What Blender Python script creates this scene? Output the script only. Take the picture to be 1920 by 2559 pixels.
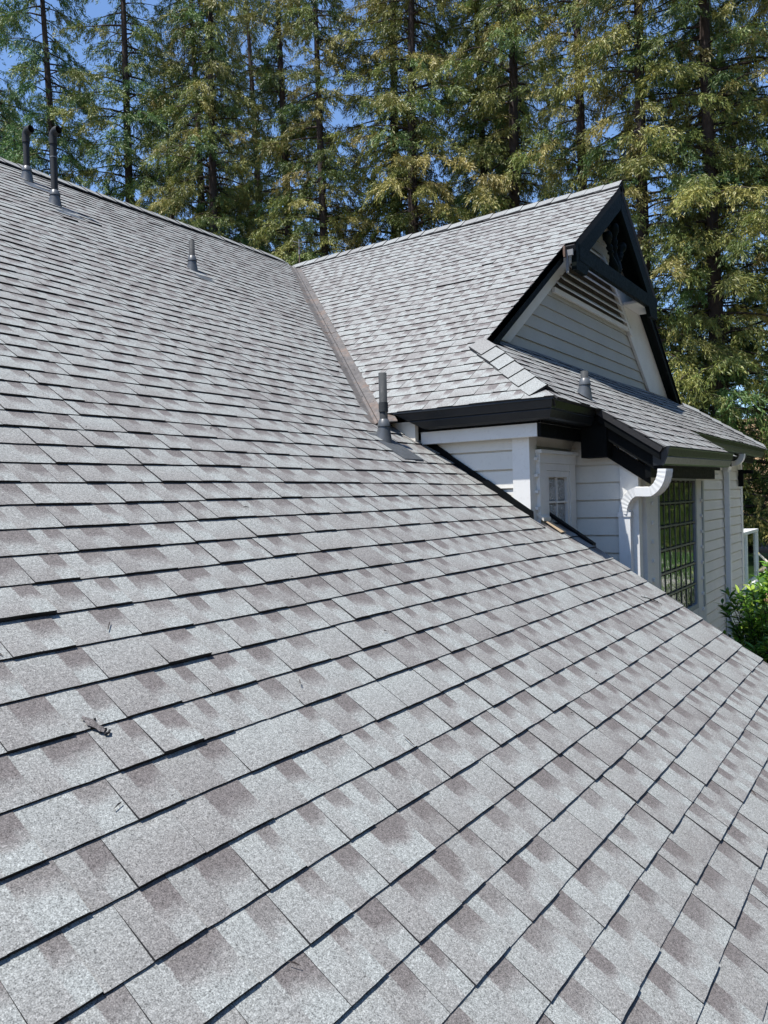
import bpy, math, random
import numpy as np
from mathutils import Matrix, Vector

for _o in list(bpy.data.objects):
    bpy.data.objects.remove(_o, do_unlink=True)
S = bpy.context.scene
COL = S.collection
R = random.Random(7)
NP = np.random.default_rng(11)

# ------------------------------------------------------------------ camera, sky, sun, exposure
# the eye is the origin of the world: +X runs along the main ridge, +Y up the main slope, +Z up
CAM = np.array([[0.563243, -0.028264, 0.825808],
                [-0.825817, 0.014594, 0.563749],
                [-0.027986, -0.999494, -0.015121]])      # columns: right, down, forward
cd = bpy.data.cameras.new('camera'); cam = bpy.data.objects.new('camera', cd); COL.objects.link(cam)
cam.matrix_world = Matrix(((CAM[0, 0], -CAM[0, 1], -CAM[0, 2], 0), (CAM[1, 0], -CAM[1, 1], -CAM[1, 2], 0),
                           (CAM[2, 0], -CAM[2, 1], -CAM[2, 2], 0), (0, 0, 0, 1)))
cd.sensor_fit = 'VERTICAL'; cd.sensor_height = 24.0; cd.sensor_width = 18.0
cd.lens = 24.0 * 1950 / 2559
cd.clip_start = 0.05; cd.clip_end = 2000
S.camera = cam

SUN_ELEV, SUN_AZ = math.radians(68.5), math.radians(158)   # azimuth counted from +X towards +Y
w = bpy.data.worlds.new('World'); S.world = w; w.use_nodes = True
nt = w.node_tree; bg = nt.nodes['Background']
sky = nt.nodes.new('ShaderNodeTexSky'); sky.sky_type = 'NISHITA'; sky.sun_disc = False
sky.sun_elevation = SUN_ELEV; sky.sun_rotation = math.pi / 2 - SUN_AZ
sky.air_density = 1.0; sky.dust_density = 0.12; sky.ozone_density = 6.0; sky.altitude = 600
nt.links.new(sky.outputs[0], bg.inputs[0]); bg.inputs[1].default_value = 0.135
sl = bpy.data.lights.new('sun', 'SUN'); sun = bpy.data.objects.new('sun', sl); COL.objects.link(sun)
sl.energy = 4.5; sl.angle = math.radians(0.5); sl.color = (1.0, 0.96, 0.905)
sd = Vector((math.cos(SUN_ELEV) * math.cos(SUN_AZ), math.cos(SUN_ELEV) * math.sin(SUN_AZ), math.sin(SUN_ELEV)))
sun.rotation_euler = sd.to_track_quat('Z', 'Y').to_euler(); sun.location = (0, 0, 40)
S.view_settings.view_transform = 'Standard'; S.view_settings.look = 'None'
S.view_settings.gamma = 1.0; S.view_settings.use_curve_mapping = False
S.view_settings.exposure = 0.72

def proj(P):
    c = CAM.T @ np.asarray(P, float)
    return (960 + 1950 * c[0] / c[2], 1279.5 + 1950 * c[1] / c[2], c[2])

# ------------------------------------------------------------------ mesh builder and tagging
class MB:
    def __init__(s): s.v = []; s.f = []; s.m = []; s.tint = []; s.uv = []; s.rich = False
    def face(s, idx, mi=0, tint=(0, 0, 0), uv=None):
        s.f.append(tuple(idx)); s.m.append(mi); s.tint.append(tint); s.uv.append(uv)
    def vert(s, p): s.v.append(tuple(float(a) for a in p)); return len(s.v) - 1
    def box(s, a, b, mi=0):
        x0, y0, z0 = a; x1, y1, z1 = b
        i = [s.vert(p) for p in ((x0, y0, z0), (x1, y0, z0), (x1, y1, z0), (x0, y1, z0), (x0, y0, z1), (x1, y0, z1), (x1, y1, z1), (x0, y1, z1))]
        for q in ((0, 3, 2, 1), (4, 5, 6, 7), (0, 1, 5, 4), (1, 2, 6, 5), (2, 3, 7, 6), (3, 0, 4, 7)): s.face([i[k] for k in q], mi)
        return s
    def prism(s, A, B, mi=0):
        n = len(A); a = [s.vert(p) for p in A]; b = [s.vert(p) for p in B]
        s.face(a[::-1], mi); s.face(b, mi)
        for k in range(n): s.face((a[k], a[(k + 1) % n], b[(k + 1) % n], b[k]), mi)
        return s
    def sweep(s, rings, mi=0, caps=True, closed=True):
        idx = [[s.vert(p) for p in r] for r in rings]; n = len(idx[0])
        for q in range(len(idx) - 1):
            for k in range(n if closed else n - 1):
                s.face((idx[q][k], idx[q][(k + 1) % n], idx[q + 1][(k + 1) % n], idx[q + 1][k]), mi)
        if caps: s.face(idx[0][::-1], mi); s.face(idx[-1], mi)
        return s
    def tube(s, pts, radii, n=10, mi=0, caps=True):
        pts = [Vector(p) for p in pts]; rings = []; up = None
        for i, p in enumerate(pts):
            d = (pts[min(i + 1, len(pts) - 1)] - pts[max(i - 1, 0)]).normalized()
            if up is None:
                up = Vector((1, 0, 0)) if abs(d.x) < .8 else Vector((0, 1, 0))
            a = (up - d * up.dot(d)).normalized(); b = d.cross(a); up = a
            r = radii[i] if hasattr(radii, '__len__') else radii
            rings.append([p + (a * math.cos(t) + b * math.sin(t)) * r for t in [2 * math.pi * k / n for k in range(n)]])
        return s.sweep(rings, mi, caps)
    def mesh(s, name, mats, smooth=False):
        me = bpy.data.meshes.new(name); me.from_pydata(s.v, [], s.f)
        for m in (mats if isinstance(mats, (list, tuple)) else [mats]): me.materials.append(m)
        me.polygons.foreach_set('material_index', s.m)
        if smooth: me.polygons.foreach_set('use_smooth', [True] * len(s.f))
        if s.rich:
            at = me.attributes.new('tint', 'FLOAT_COLOR', 'FACE')
            at.data.foreach_set('color', [c for t in s.tint for c in (t[0], t[1], t[2], 1)])
            ul = me.uv_layers.new(name='UVMap'); buf = []
            for f, u in zip(s.f, s.uv):
                if u is None: u = [(0, 0)] * len(f)
                for q in u: buf += [q[0], q[1]]
            ul.data.foreach_set('uv', buf)
        me.update(); return me
    def build(s, name, mats, parent=None, smooth=False, **kw):
        return link(bpy.data.objects.new(name, s.mesh(name, mats, smooth)), parent, **kw)

def link(o, parent=None, label=None, cat=None, group=None, kind=None):
    COL.objects.link(o)
    if parent is not None:
        o.parent = parent
        if parent.parent is None: o.matrix_parent_inverse = Matrix.Translation(-parent.location)
    if label: o['label'] = label
    if cat: o['category'] = cat
    if group: o['group'] = group
    if kind: o['kind'] = kind
    return o

def thing(name, loc, label, cat, group=None):
    o = bpy.data.objects.new(name, None); o.empty_display_size = .2; o.location = loc
    return link(o, None, label, cat, group)

# ------------------------------------------------------------------ materials
def new_mat(name):
    m = bpy.data.materials.new(name); m.use_nodes = True
    n = m.node_tree.nodes; l = m.node_tree.links
    return m, n, l, n['Principled BSDF']

def ramp(n, pts):
    r = n.new('ShaderNodeValToRGB'); e = r.color_ramp.elements
    while len(e) < len(pts): e.new(.5)
    for k, (p, c) in enumerate(pts): e[k].position = p; e[k].color = (c[0], c[1], c[2], 1)
    return r

def mixrgb(n, l, a, b, fac, mode='MIX'):
    x = n.new('ShaderNodeMix'); x.data_type = 'RGBA'; x.blend_type = mode
    for sock, val in ((x.inputs[0], fac), (x.inputs[6], a), (x.inputs[7], b)):
        if hasattr(val, 'links'): l.new(val, sock)
        elif isinstance(val, (int, float)): sock.default_value = val
        else: sock.default_value = (*val, 1)
    return x.outputs[2]

def math_n(n, l, op, a, b=None, clamp=False):
    x = n.new('ShaderNodeMath'); x.operation = op; x.use_clamp = clamp
    for sock, val in zip(x.inputs, (a, b)):
        if val is None: continue
        if hasattr(val, 'links'): l.new(val, sock)
        else: sock.default_value = val
    return x.outputs[0]

def noise(n, l, scale, detail=3, rough=.55, vec=None, dim='3D'):
    x = n.new('ShaderNodeTexNoise'); x.inputs['Scale'].default_value = scale; x.inputs['Detail'].default_value = detail
    x.inputs['Roughness'].default_value = rough
    if vec is not None: l.new(vec, x.inputs['Vector'])
    return x.outputs['Fac']

def paint(name, col, rough=.5, var=.12, dirt=(.3, .28, .24), dirt_amt=.15, scale=6, bump=.15, spec=.5):
    m, n, l, p = new_mat(name)
    geo = n.new('ShaderNodeNewGeometry').outputs['Position']
    a = noise(n, l, scale, 5, .6, geo); b = noise(n, l, 38, 4, .6, geo)
    r1 = ramp(n, [(.3, [c * (1 - var) for c in col]), (.7, [min(1, c * (1 + var * .6)) for c in col])]); l.new(a, r1.inputs[0])
    r2 = ramp(n, [(.55, (0, 0, 0)), (.8, (dirt_amt,) * 3)]); l.new(b, r2.inputs[0])
    c = mixrgb(n, l, r1.outputs[0], dirt, r2.outputs[0])
    l.new(c, p.inputs['Base Color'])
    rr = ramp(n, [(.3, (rough * .85,) * 3), (.7, (min(1, rough * 1.2),) * 3)]); l.new(b, rr.inputs[0]); l.new(rr.outputs[0], p.inputs['Roughness'])
    p.inputs['Specular IOR Level'].default_value = spec
    bp = n.new('ShaderNodeBump'); bp.inputs['Strength'].default_value = bump; bp.inputs['Distance'].default_value = .004
    l.new(noise(n, l, 90, 4, .6, geo), bp.inputs['Height']); l.new(bp.outputs[0], p.inputs['Normal'])
    return m

def shingle_mat(name):
    m, n, l, p = new_mat(name)
    geo = n.new('ShaderNodeNewGeometry').outputs['Position']
    ag = n.new('ShaderNodeAttribute'); ag.attribute_type = 'GEOMETRY'; ag.attribute_name = 'tint'
    ao = n.new('ShaderNodeAttribute'); ao.attribute_type = 'OBJECT'; ao.attribute_name = 'tint'
    add = n.new('ShaderNodeVectorMath'); add.operation = 'ADD'; l.new(ag.outputs['Vector'], add.inputs[0]); l.new(ao.outputs['Vector'], add.inputs[1])
    sp = n.new('ShaderNodeSeparateXYZ'); l.new(add.outputs[0], sp.inputs[0])
    uv = n.new('ShaderNodeUVMap'); uv.uv_map = 'UVMap'
    su = n.new('ShaderNodeSeparateXYZ'); l.new(uv.outputs[0], su.inputs[0])
    # granule colour drops: the upper part of many tabs carries a band of darker mauve granules that fades downwards
    big = noise(n, l, 9, 3, .6, geo)
    edge = math_n(n, l, 'ADD', su.outputs[1], math_n(n, l, 'MULTIPLY', math_n(n, l, 'SUBTRACT', big, .5), .9))
    band = n.new('ShaderNodeMapRange'); band.interpolation_type = 'SMOOTHSTEP'
    band.inputs[1].default_value = .22; band.inputs[2].default_value = .82; l.new(edge, band.inputs[0])
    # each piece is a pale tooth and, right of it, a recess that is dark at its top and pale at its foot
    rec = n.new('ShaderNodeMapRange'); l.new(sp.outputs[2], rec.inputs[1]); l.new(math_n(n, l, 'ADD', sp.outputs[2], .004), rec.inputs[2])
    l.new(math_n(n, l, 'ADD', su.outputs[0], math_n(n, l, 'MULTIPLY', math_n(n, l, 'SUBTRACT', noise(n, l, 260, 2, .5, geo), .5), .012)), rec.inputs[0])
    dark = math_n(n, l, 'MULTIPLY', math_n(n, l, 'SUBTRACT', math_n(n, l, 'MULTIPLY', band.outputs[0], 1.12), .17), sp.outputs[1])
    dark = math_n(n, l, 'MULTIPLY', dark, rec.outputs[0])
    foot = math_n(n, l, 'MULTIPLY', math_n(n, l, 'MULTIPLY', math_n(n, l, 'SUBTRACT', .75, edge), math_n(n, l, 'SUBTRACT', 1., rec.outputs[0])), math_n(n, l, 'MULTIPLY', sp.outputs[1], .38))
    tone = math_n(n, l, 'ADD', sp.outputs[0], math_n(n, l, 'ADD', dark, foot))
    tone = math_n(n, l, 'ADD', tone, math_n(n, l, 'MULTIPLY', math_n(n, l, 'SUBTRACT', noise(n, l, 1.1, 4, .6, geo), .5), .55), True)
    rc = ramp(n, [(0, (.300, .316, .306)), (.42, (.243, .241, .232)), (1, (.150, .137, .133))]); l.new(tone, rc.inputs[0])
    # single granules: light and dark mineral grains
    g1 = noise(n, l, 330, 2, .6, geo); g2 = noise(n, l, 120, 3, .7, geo)
    gm = math_n(n, l, 'ADD', math_n(n, l, 'MULTIPLY', g1, .62), math_n(n, l, 'MULTIPLY', g2, .38))
    rg = ramp(n, [(.30, (.12,) * 3), (.47, (.80,) * 3), (.56, (1.12,) * 3), (.72, (2.1,) * 3)]); l.new(gm, rg.inputs[0])
    c = mixrgb(n, l, rc.outputs[0], rg.outputs[0], 1.0, 'MULTIPLY')
    # soil streaks and scuffs
    st = noise(n, l, 2.3, 6, .7, geo); rs = ramp(n, [(.58, (0,) * 3), (.78, (.35,) * 3)]); l.new(st, rs.inputs[0])
    c = mixrgb(n, l, c, (.13, .115, .105), rs.outputs[0])
    l.new(c, p.inputs['Base Color']); p.inputs['Roughness'].default_value = .82; p.inputs['Specular IOR Level'].default_value = .35
    bp = n.new('ShaderNodeBump'); bp.inputs['Strength'].default_value = .55; bp.inputs['Distance'].default_value = .0025
    l.new(gm, bp.inputs['Height']); l.new(bp.outputs[0], p.inputs['Normal'])
    return m

M_SH = shingle_mat('shingle_granules')
M_EDGE = paint('asphalt_edge', (.018, .018, .02), .85, .3, (.06, .06, .06), .3, 60)
M_DECK = paint('roof_underlay', (.02, .02, .022), .9)
M_WHITE = paint('white_trim_paint', (.74, .735, .70), .5, .06, (.40, .37, .32), .28, 4)
M_SIDING = paint('white_siding_paint', (.70, .685, .625), .55, .06, (.42, .39, .33), .25, 3)
M_BLACK = paint('black_trim_paint', (.003, .004, .0045), .6, .3, (.012, .013, .013), .25, 5, .3, .12)
M_GREEN = paint('dark_green_trim_paint', (.0025, .0065, .0055), .6, .3, (.008, .012, .010), .25, 5, .3, .12)
M_GUT = paint('dark_gutter_metal', (.012, .014, .016), .36, .25, (.05, .05, .05), .25, 7, .06, .4)
M_SPOUT = paint('white_downspout_metal', (.76, .77, .76), .35, .04, (.45, .44, .40), .2, 8, .05)
M_PIPE = paint('grey_pipe_paint', (.030, .034, .037), .75, .15, (.12, .12, .12), .3, 20, .1)
M_BOOT = paint('grey_metal_flashing', (.085, .093, .10), .38, .15, (.10, .10, .10), .3, 25, .1)
M_PVC = paint('black_plastic_pipe', (.018, .020, .022), .7, .2, (.08, .08, .08), .3, 20, .05)
M_LOUV = paint('louver_back_shade', (.05, .042, .03), .8, .4, (.02, .016, .012), .5, 9)  # dark colour stands in for the shade in the gaps between slats
M_RAIL = paint('white_rail_paint', (.78, .78, .77), .4, .03)
M_WOOD = paint('bare_wood', (.32, .19, .10), .7, .3, (.1, .06, .03), .4, 12)
M_TAN = paint('tan_flashing', (.42, .32, .21), .5, .2)
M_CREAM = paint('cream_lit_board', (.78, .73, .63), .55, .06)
M_GALV = paint('galvanised_bracket', (.24, .245, .25), .6, .2)
M_MAST = paint('brown_mast', (.16, .10, .07), .6, .2)
M_STONE = paint('garden_stone', (.40, .33, .27), .8, .35, (.15, .12, .1), .5, 7, .6)
M_TERRA = paint('orange_sandstone', (.55, .30, .17), .8, .25, (.2, .12, .08), .4, 9, .5)
M_BARK = paint('redwood_bark', (.050, .033, .026), .95, .45, (.02, .015, .012), .8, 5, 1.0)
M_TWIG = paint('dry_twig', (.05, .04, .035), .9, .3)

def copper_mat():
    m, n, l, p = new_mat('weathered_copper_valley')
    geo = n.new('ShaderNodeNewGeometry').outputs['Position']
    a = noise(n, l, 4.5, 5, .65, geo); b = noise(n, l, 26, 5, .7, geo)
    r = ramp(n, [(.30, (.105, .095, .088)), (.50, (.15, .138, .126)), (.62, (.185, .145, .118)), (.78, (.235, .145, .10))]); l.new(a, r.inputs[0])
    r2 = ramp(n, [(.4, (.75,) * 3), (.7, (1.2,) * 3)]); l.new(b, r2.inputs[0])
    l.new(mixrgb(n, l, r.outputs[0], r2.outputs[0], 1.0, 'MULTIPLY'), p.inputs['Base Color'])
    p.inputs['Metallic'].default_value = .35; p.inputs['Roughness'].default_value = .55
    return m
M_COPPER = copper_mat()

def glass_pane_mat(name, base, bumpscale, strength):
    m, n, l, p = new_mat(name)
    geo = n.new('ShaderNodeNewGeometry').outputs['Position']
    mp = n.new('ShaderNodeMapping'); mp.inputs['Scale'].default_value = (1, 1, .45); l.new(geo, mp.inputs[0])
    x = noise(n, l, bumpscale, 2, .5, mp.outputs[0])
    p.inputs['Base Color'].default_value = (*base, 1); p.inputs['Roughness'].default_value = .04
    p.inputs['Specular IOR Level'].default_value = .9; p.inputs['IOR'].default_value = 1.55
    p.inputs['Coat Weight'].default_value = .6; p.inputs['Coat Roughness'].default_value = .03
    bp = n.new('ShaderNodeBump'); bp.inputs['Strength'].default_value = strength; bp.inputs['Distance'].default_value = .02
    l.new(x, bp.inputs['Height']); l.new(bp.outputs[0], p.inputs['Normal'])
    return m
M_PANE = glass_pane_mat('wavy_window_glass', (.02, .026, .018), 22, .55)
M_PANE2 = glass_pane_mat('pressed_pattern_glass', (.10, .115, .12), 34, .9)
def _press():
    n = M_PANE2.node_tree.nodes; l = M_PANE2.node_tree.links; p = n['Principled BSDF']
    geo = n.new('ShaderNodeNewGeometry').outputs['Position']; mp = n.new('ShaderNodeMapping'); mp.inputs['Scale'].default_value = (1.6, 1, .8); l.new(geo, mp.inputs[0])
    x = noise(n, l, 26, 2, .5, mp.outputs[0]); w_ = math_n(n, l, 'SINE', math_n(n, l, 'MULTIPLY', x, 46.))
    r = ramp(n, [(.0, (.03, .035, .035)), (.45, (.10, .11, .11)), (.78, (.12, .13, .13)), (.97, (.62, .65, .65))]); l.new(math_n(n, l, 'ADD', math_n(n, l, 'MULTIPLY', w_, .5), .5), r.inputs[0]); l.new(r.outputs[0], p.inputs['Base Color'])
_press()

def clear_glass():
    m, n, l, p = new_mat('rail_glass')
    t = n.new('ShaderNodeBsdfTransparent'); t.inputs[0].default_value = (.80, .86, .83, 1)
    g = n.new('ShaderNodeBsdfGlossy'); g.inputs['Roughness'].default_value = .02
    mx = n.new('ShaderNodeMixShader'); fr = n.new('ShaderNodeFresnel'); fr.inputs[0].default_value = 1.5
    l.new(fr.outputs[0], mx.inputs[0]); l.new(t.outputs[0], mx.inputs[1]); l.new(g.outputs[0], mx.inputs[2])
    l.new(mx.outputs[0], n['Material Output'].inputs[0]); n.remove(p)
    return m
M_CLEAR = clear_glass()

def leaf_mat(name, cols, bright, rough=.52, trans=.2):
    m, n, l, p = new_mat(name)
    ag = n.new('ShaderNodeAttribute'); ag.attribute_type = 'GEOMETRY'; ag.attribute_name = 'tint'
    ao = n.new('ShaderNodeAttribute'); ao.attribute_type = 'OBJECT'; ao.attribute_name = 'tint'
    sa = n.new('ShaderNodeSeparateXYZ'); l.new(ag.outputs['Vector'], sa.inputs[0])
    sb = n.new('ShaderNodeSeparateXYZ'); l.new(ao.outputs['Vector'], sb.inputs[0])
    hue = math_n(n, l, 'ADD', sa.outputs[0], sb.outputs[0], True)
    rc = ramp(n, cols); l.new(hue, rc.inputs[0])
    vb = math_n(n, l, 'ADD', math_n(n, l, 'MULTIPLY', math_n(n, l, 'ADD', sa.outputs[1], sb.outputs[1]), bright), 1 - bright * .5)
    cm = n.new('ShaderNodeCombineXYZ')
    for k in range(3): l.new(vb, cm.inputs[k])
    c = mixrgb(n, l, rc.outputs[0], cm.outputs[0], 1.0, 'MULTIPLY')
    l.new(c, p.inputs['Base Color']); p.inputs['Roughness'].default_value = rough; p.inputs['Specular IOR Level'].default_value = .42
    tr = n.new('ShaderNodeBsdfTranslucent'); l.new(c, tr.inputs[0])
    mx = n.new('ShaderNodeMixShader'); mx.inputs[0].default_value = trans
    l.new(p.outputs[0], mx.inputs[1]); l.new(tr.outputs[0], mx.inputs[2]); l.new(mx.outputs[0], n['Material Output'].inputs[0])
    return m
M_NEEDLE = leaf_mat('redwood_needles', [(0, (.066, .140, .040)), (.35, (.145, .185, .042)), (.65, (.25, .24, .060)), (1, (.32, .26, .085))], .8)
M_LAUREL = leaf_mat('laurel_leaves', [(0, (.05, .15, .016)), (.5, (.16, .33, .035)), (1, (.42, .52, .10))], .6, .3, .35)

def ground_mat():
    m, n, l, p = new_mat('ground_soil')
    geo = n.new('ShaderNodeNewGeometry').outputs['Position']
    a = noise(n, l, .35, 6, .6, geo); b = noise(n, l, 7, 5, .7, geo)
    r = ramp(n, [(.3, (.045, .035, .025)), (.6, (.085, .06, .04)), (.8, (.12, .10, .055))]); l.new(a, r.inputs[0])
    r2 = ramp(n, [(.3, (.6,) * 3), (.7, (1.3,) * 3)]); l.new(b, r2.inputs[0])
    l.new(mixrgb(n, l, r.outputs[0], r2.outputs[0], 1., 'MULTIPLY'), p.inputs['Base Color']); p.inputs['Roughness'].default_value = .95
    bp = n.new('ShaderNodeBump'); bp.inputs['Strength'].default_value = .6; bp.inputs['Distance'].default_value = .05; l.new(b, bp.inputs['Height']); l.new(bp.outputs[0], p.inputs['Normal'])
    return m
def lawn_mat():
    m, n, l, p = new_mat('lawn_grass')
    geo = n.new('ShaderNodeNewGeometry').outputs['Position']
    a = noise(n, l, 1.2, 6, .65, geo); b = noise(n, l, 40, 4, .7, geo)
    r = ramp(n, [(.3, (.030, .085, .014)), (.55, (.050, .125, .022)), (.8, (.085, .150, .035))]); l.new(a, r.inputs[0])
    r2 = ramp(n, [(.3, (.55,) * 3), (.7, (1.35,) * 3)]); l.new(b, r2.inputs[0])
    l.new(mixrgb(n, l, r.outputs[0], r2.outputs[0], 1., 'MULTIPLY'), p.inputs['Base Color']); p.inputs['Roughness'].default_value = .9
    bp = n.new('ShaderNodeBump'); bp.inputs['Strength'].default_value = .8; bp.inputs['Distance'].default_value = .05; l.new(b, bp.inputs['Height']); l.new(bp.outputs[0], p.inputs['Normal'])
    return m
def hill_mat():
    m, n, l, p = new_mat('dry_grass_hill')
    geo = n.new('ShaderNodeNewGeometry').outputs['Position']
    a = noise(n, l, .06, 8, .65, geo); b = noise(n, l, .9, 6, .7, geo)
    r = ramp(n, [(.35, (.09, .10, .04)), (.48, (.34, .22, .11)), (.75, (.46, .30, .16))]); l.new(a, r.inputs[0])
    r2 = ramp(n, [(.3, (.65,) * 3), (.7, (1.2,) * 3)]); l.new(b, r2.inputs[0])
    l.new(mixrgb(n, l, r.outputs[0], r2.outputs[0], 1., 'MULTIPLY'), p.inputs['Base Color']); p.inputs['Roughness'].default_value = .95
    return m

# ------------------------------------------------------------------ ground, lawn, hill
def sm(t): t = max(0., min(1., t)); return t * t * (3 - 2 * t)
def gz(x, y): return -2.6 - 3.1 * sm((1.2 - y) / 3.4) * sm((11.5 - x) / 4)
def grid(name, xs, ys, zf, mat, kind='structure'):
    b = MB(); ix = [[b.vert((x, y, zf(x, y))) for y in ys] for x in xs]
    for i in range(len(xs) - 1):
        for j in range(len(ys) - 1): b.face((ix[i][j], ix[i + 1][j], ix[i + 1][j + 1], ix[i][j + 1]))
    return b.build(name, mat, smooth=True, kind=kind)
far = [-400, -250, -120, -60, -30]; near_ = list(np.linspace(-14, 26, 50)); far2 = [32, 45, 70, 120, 250, 400]
grid('ground', far + near_ + far2, far + near_ + far2, gz, ground_mat())
grid('lawn', [13.6, 16, 18, 20, 22, 24, 27, 31, 35], [-14, -10, -6, -2, 0, 2, 4, 7, 10, 14], lambda x, y: -2.596, lawn_mat())
def hz(x, y):
    d = math.hypot(x, y); k = sm((d - 62) / 55)
    return -2.7 + k * (12.5 + 3 * math.sin(x * .05 + 1) * math.cos(y * .043) + 1.5 * math.sin(x * .13 + y * .11))
hb = MB(); rr = [60, 66, 74, 84, 95, 107, 120, 150, 220, 400]; na = 96
ii = [[hb.vert((r * math.cos(t), r * math.sin(t), hz(r * math.cos(t), r * math.sin(t)))) for t in [2 * math.pi * k / na for k in range(na)]] for r in rr]
for q in range(len(rr) - 1):
    for k in range(na): hb.face((ii[q][k], ii[q + 1][k], ii[q + 1][(k + 1) % na], ii[q][(k + 1) % na]))
hb.build('hill', hill_mat(), smooth=True, kind='structure')

# ------------------------------------------------------------------ roof geometry
TM = .667; CM = 1 / math.sqrt(1 + TM * TM); SMN = TM * CM           # main slope
ZRM = 3.75; YR = (ZRM + 1.64) / TM                                   # main ridge
ZR = 3.66; XR = 9.34; YRW = (ZR + 1.64) / TM                         # the wing ridge runs into the main slope at (XR, YRW, ZR)
TW = .68; CW = 1 / math.sqrt(1 + TW * TW); SW = TW * CW              # left slope of the wing
TR = .74                                                            # right slope of the wing
TF = .68; CF = 1 / math.sqrt(1 + TF * TF); SF = TF * CF              # hip slope under the gable
EX, EY, EZ = 4.93, 1.98, .66                                         # left front eave corner of the wing
VB = (4.97, 3.5); VT = (XR, YRW); VK = (VT[1] - VB[1]) / (VT[0] - VB[0])  # valley in plan
HK = 1.075                                                          # hip in plan: dy/dx
YW = 3.13; YB1 = 2.95; YB2 = 2.84                                    # gable wall, lower and upper overhang
zM = lambda y: -1.64 + TM * y
zW = lambda x: ZR - TW * (XR - x)
zF = lambda y: EZ + TF * (y - EY)
class Frame:
    def __init__(s, o, u, v): s.o = Vector(o); s.u = Vector(u).normalized(); s.v = Vector(v).normalized(); s.n = s.u.cross(s.v)
    def at(s, a, b, h=0): return s.o + s.u * a + s.v * b + s.n * h
FM = Frame((0, 0, -1.64), (1, 0, 0), (0, CM, SMN))
FW = Frame((XR, 0, ZR), (0, -1, 0), (CW, 0, SW))                      # u = -y, v up the slope (0 at the ridge)
FF = Frame((0, EY, EZ), (1, 0, 0), (0, CF, SF))

house = thing('house', (8.5, 5, -2.6), 'white clapboard house with grey shingle roofs, copper valley and black trimmed gable', 'house')

def clip(poly, a, b, c):                                              # keep a*u + b*v <= c
    out = []
    for i in range(len(poly)):
        p, q = poly[i], poly[(i + 1) % len(poly)]
        dp, dq = a * p[0] + b * p[1] - c, a * q[0] + b * q[1] - c
        if dp <= 0: out.append(p)
        if (dp < 0 < dq) or (dq < 0 < dp):
            t = dp / (dp - dq); out.append((p[0] + (q[0] - p[0]) * t, p[1] + (q[1] - p[1]) * t))
    return out

EXP = .142; LAP = .165
WID = [.110, .130, .150, .165, .180, .200, .220]
def tint(wd=.18):
    r = R.random(); base = R.uniform(.06, .24) if r < .6 else (R.uniform(.24, .40) if r < .92 else R.uniform(.40, .55))
    return (base, R.uniform(.65, 1.15), wd * R.uniform(.35, .66) if R.random() < .92 else 9.)

def tabs(courses, limits, seed):
    """courses: list of v0; limits(v0) -> (u0, u1, [half planes]); yields dict per tab"""
    rr_ = random.Random(seed); out = []
    for k, v0 in enumerate(courses):
        lim = limits(v0)
        if lim is None: continue
        u0, u1, hp = lim
        u = u0 - rr_.uniform(0, .3); thick = rr_.random() < .5; w1, w2, w3 = rr_.uniform(0, 6), rr_.uniform(0, 6), rr_.uniform(.5, .9)
        while u < u1:
            wd = rr_.choice(WID); thick = (not thick) if rr_.random() < .8 else thick
            vv = v0 + .0022 * math.sin(u * w3 * 2.1 + w1) + .0016 * math.sin(u * 3.1 + w2) + rr_.uniform(-.0010, .0010)
            th = (.0108 if thick else .0066)
            if rr_.random() < .012: th += .006
            poly = [(u + .0003, vv), (u + wd - .0003, vv), (u + wd - .0003, vv + LAP), (u + .0003, vv + LAP)]
            full = True
            for h in hp:
                q = clip(poly, *h)
                if len(q) != len(poly) or any(abs(a[0] - b[0]) + abs(a[1] - b[1]) > 1e-6 for a, b in zip(q, poly)): full = False
                poly = q
                if len(poly) < 3: break
            if len(poly) >= 3: out.append(dict(poly=poly, u=u, w=wd, v=vv, th=th, full=full, tint=tint(wd)))
            u += wd
    return out

def wav(fr, u, v):                                                    # the deck is not dead flat
    return .004 * math.sin(u * 1.7 + v * .6 + .4) + .003 * math.sin(u * .8 - v * 1.9) + .002 * math.sin(u * 4.1 + v * 1.3)

def emit(b, fr, t):
    P = t['poly']; H = [t['th'] * (1 - (q[1] - t['v']) / LAP) + .0012 for q in P]
    top = [b.vert(fr.at(q[0], q[1], h + wav(fr, q[0], q[1]))) for q, h in zip(P, H)]
    bot = [b.vert(fr.at(q[0], q[1], -.003 + wav(fr, q[0], q[1]))) for q in P]
    b.face(top, 0, t['tint'], [(q[0] - t['u'], (q[1] - t['v']) / EXP) for q in P])
    n = len(P)
    for k in range(n):
        a, c = P[k], P[(k + 1) % n]
        if a[1] > t['v'] + LAP - .004 and c[1] > t['v'] + LAP - .004: continue
        b.face((bot[k], bot[(k + 1) % n], top[(k + 1) % n], top[k]), 1)

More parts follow.
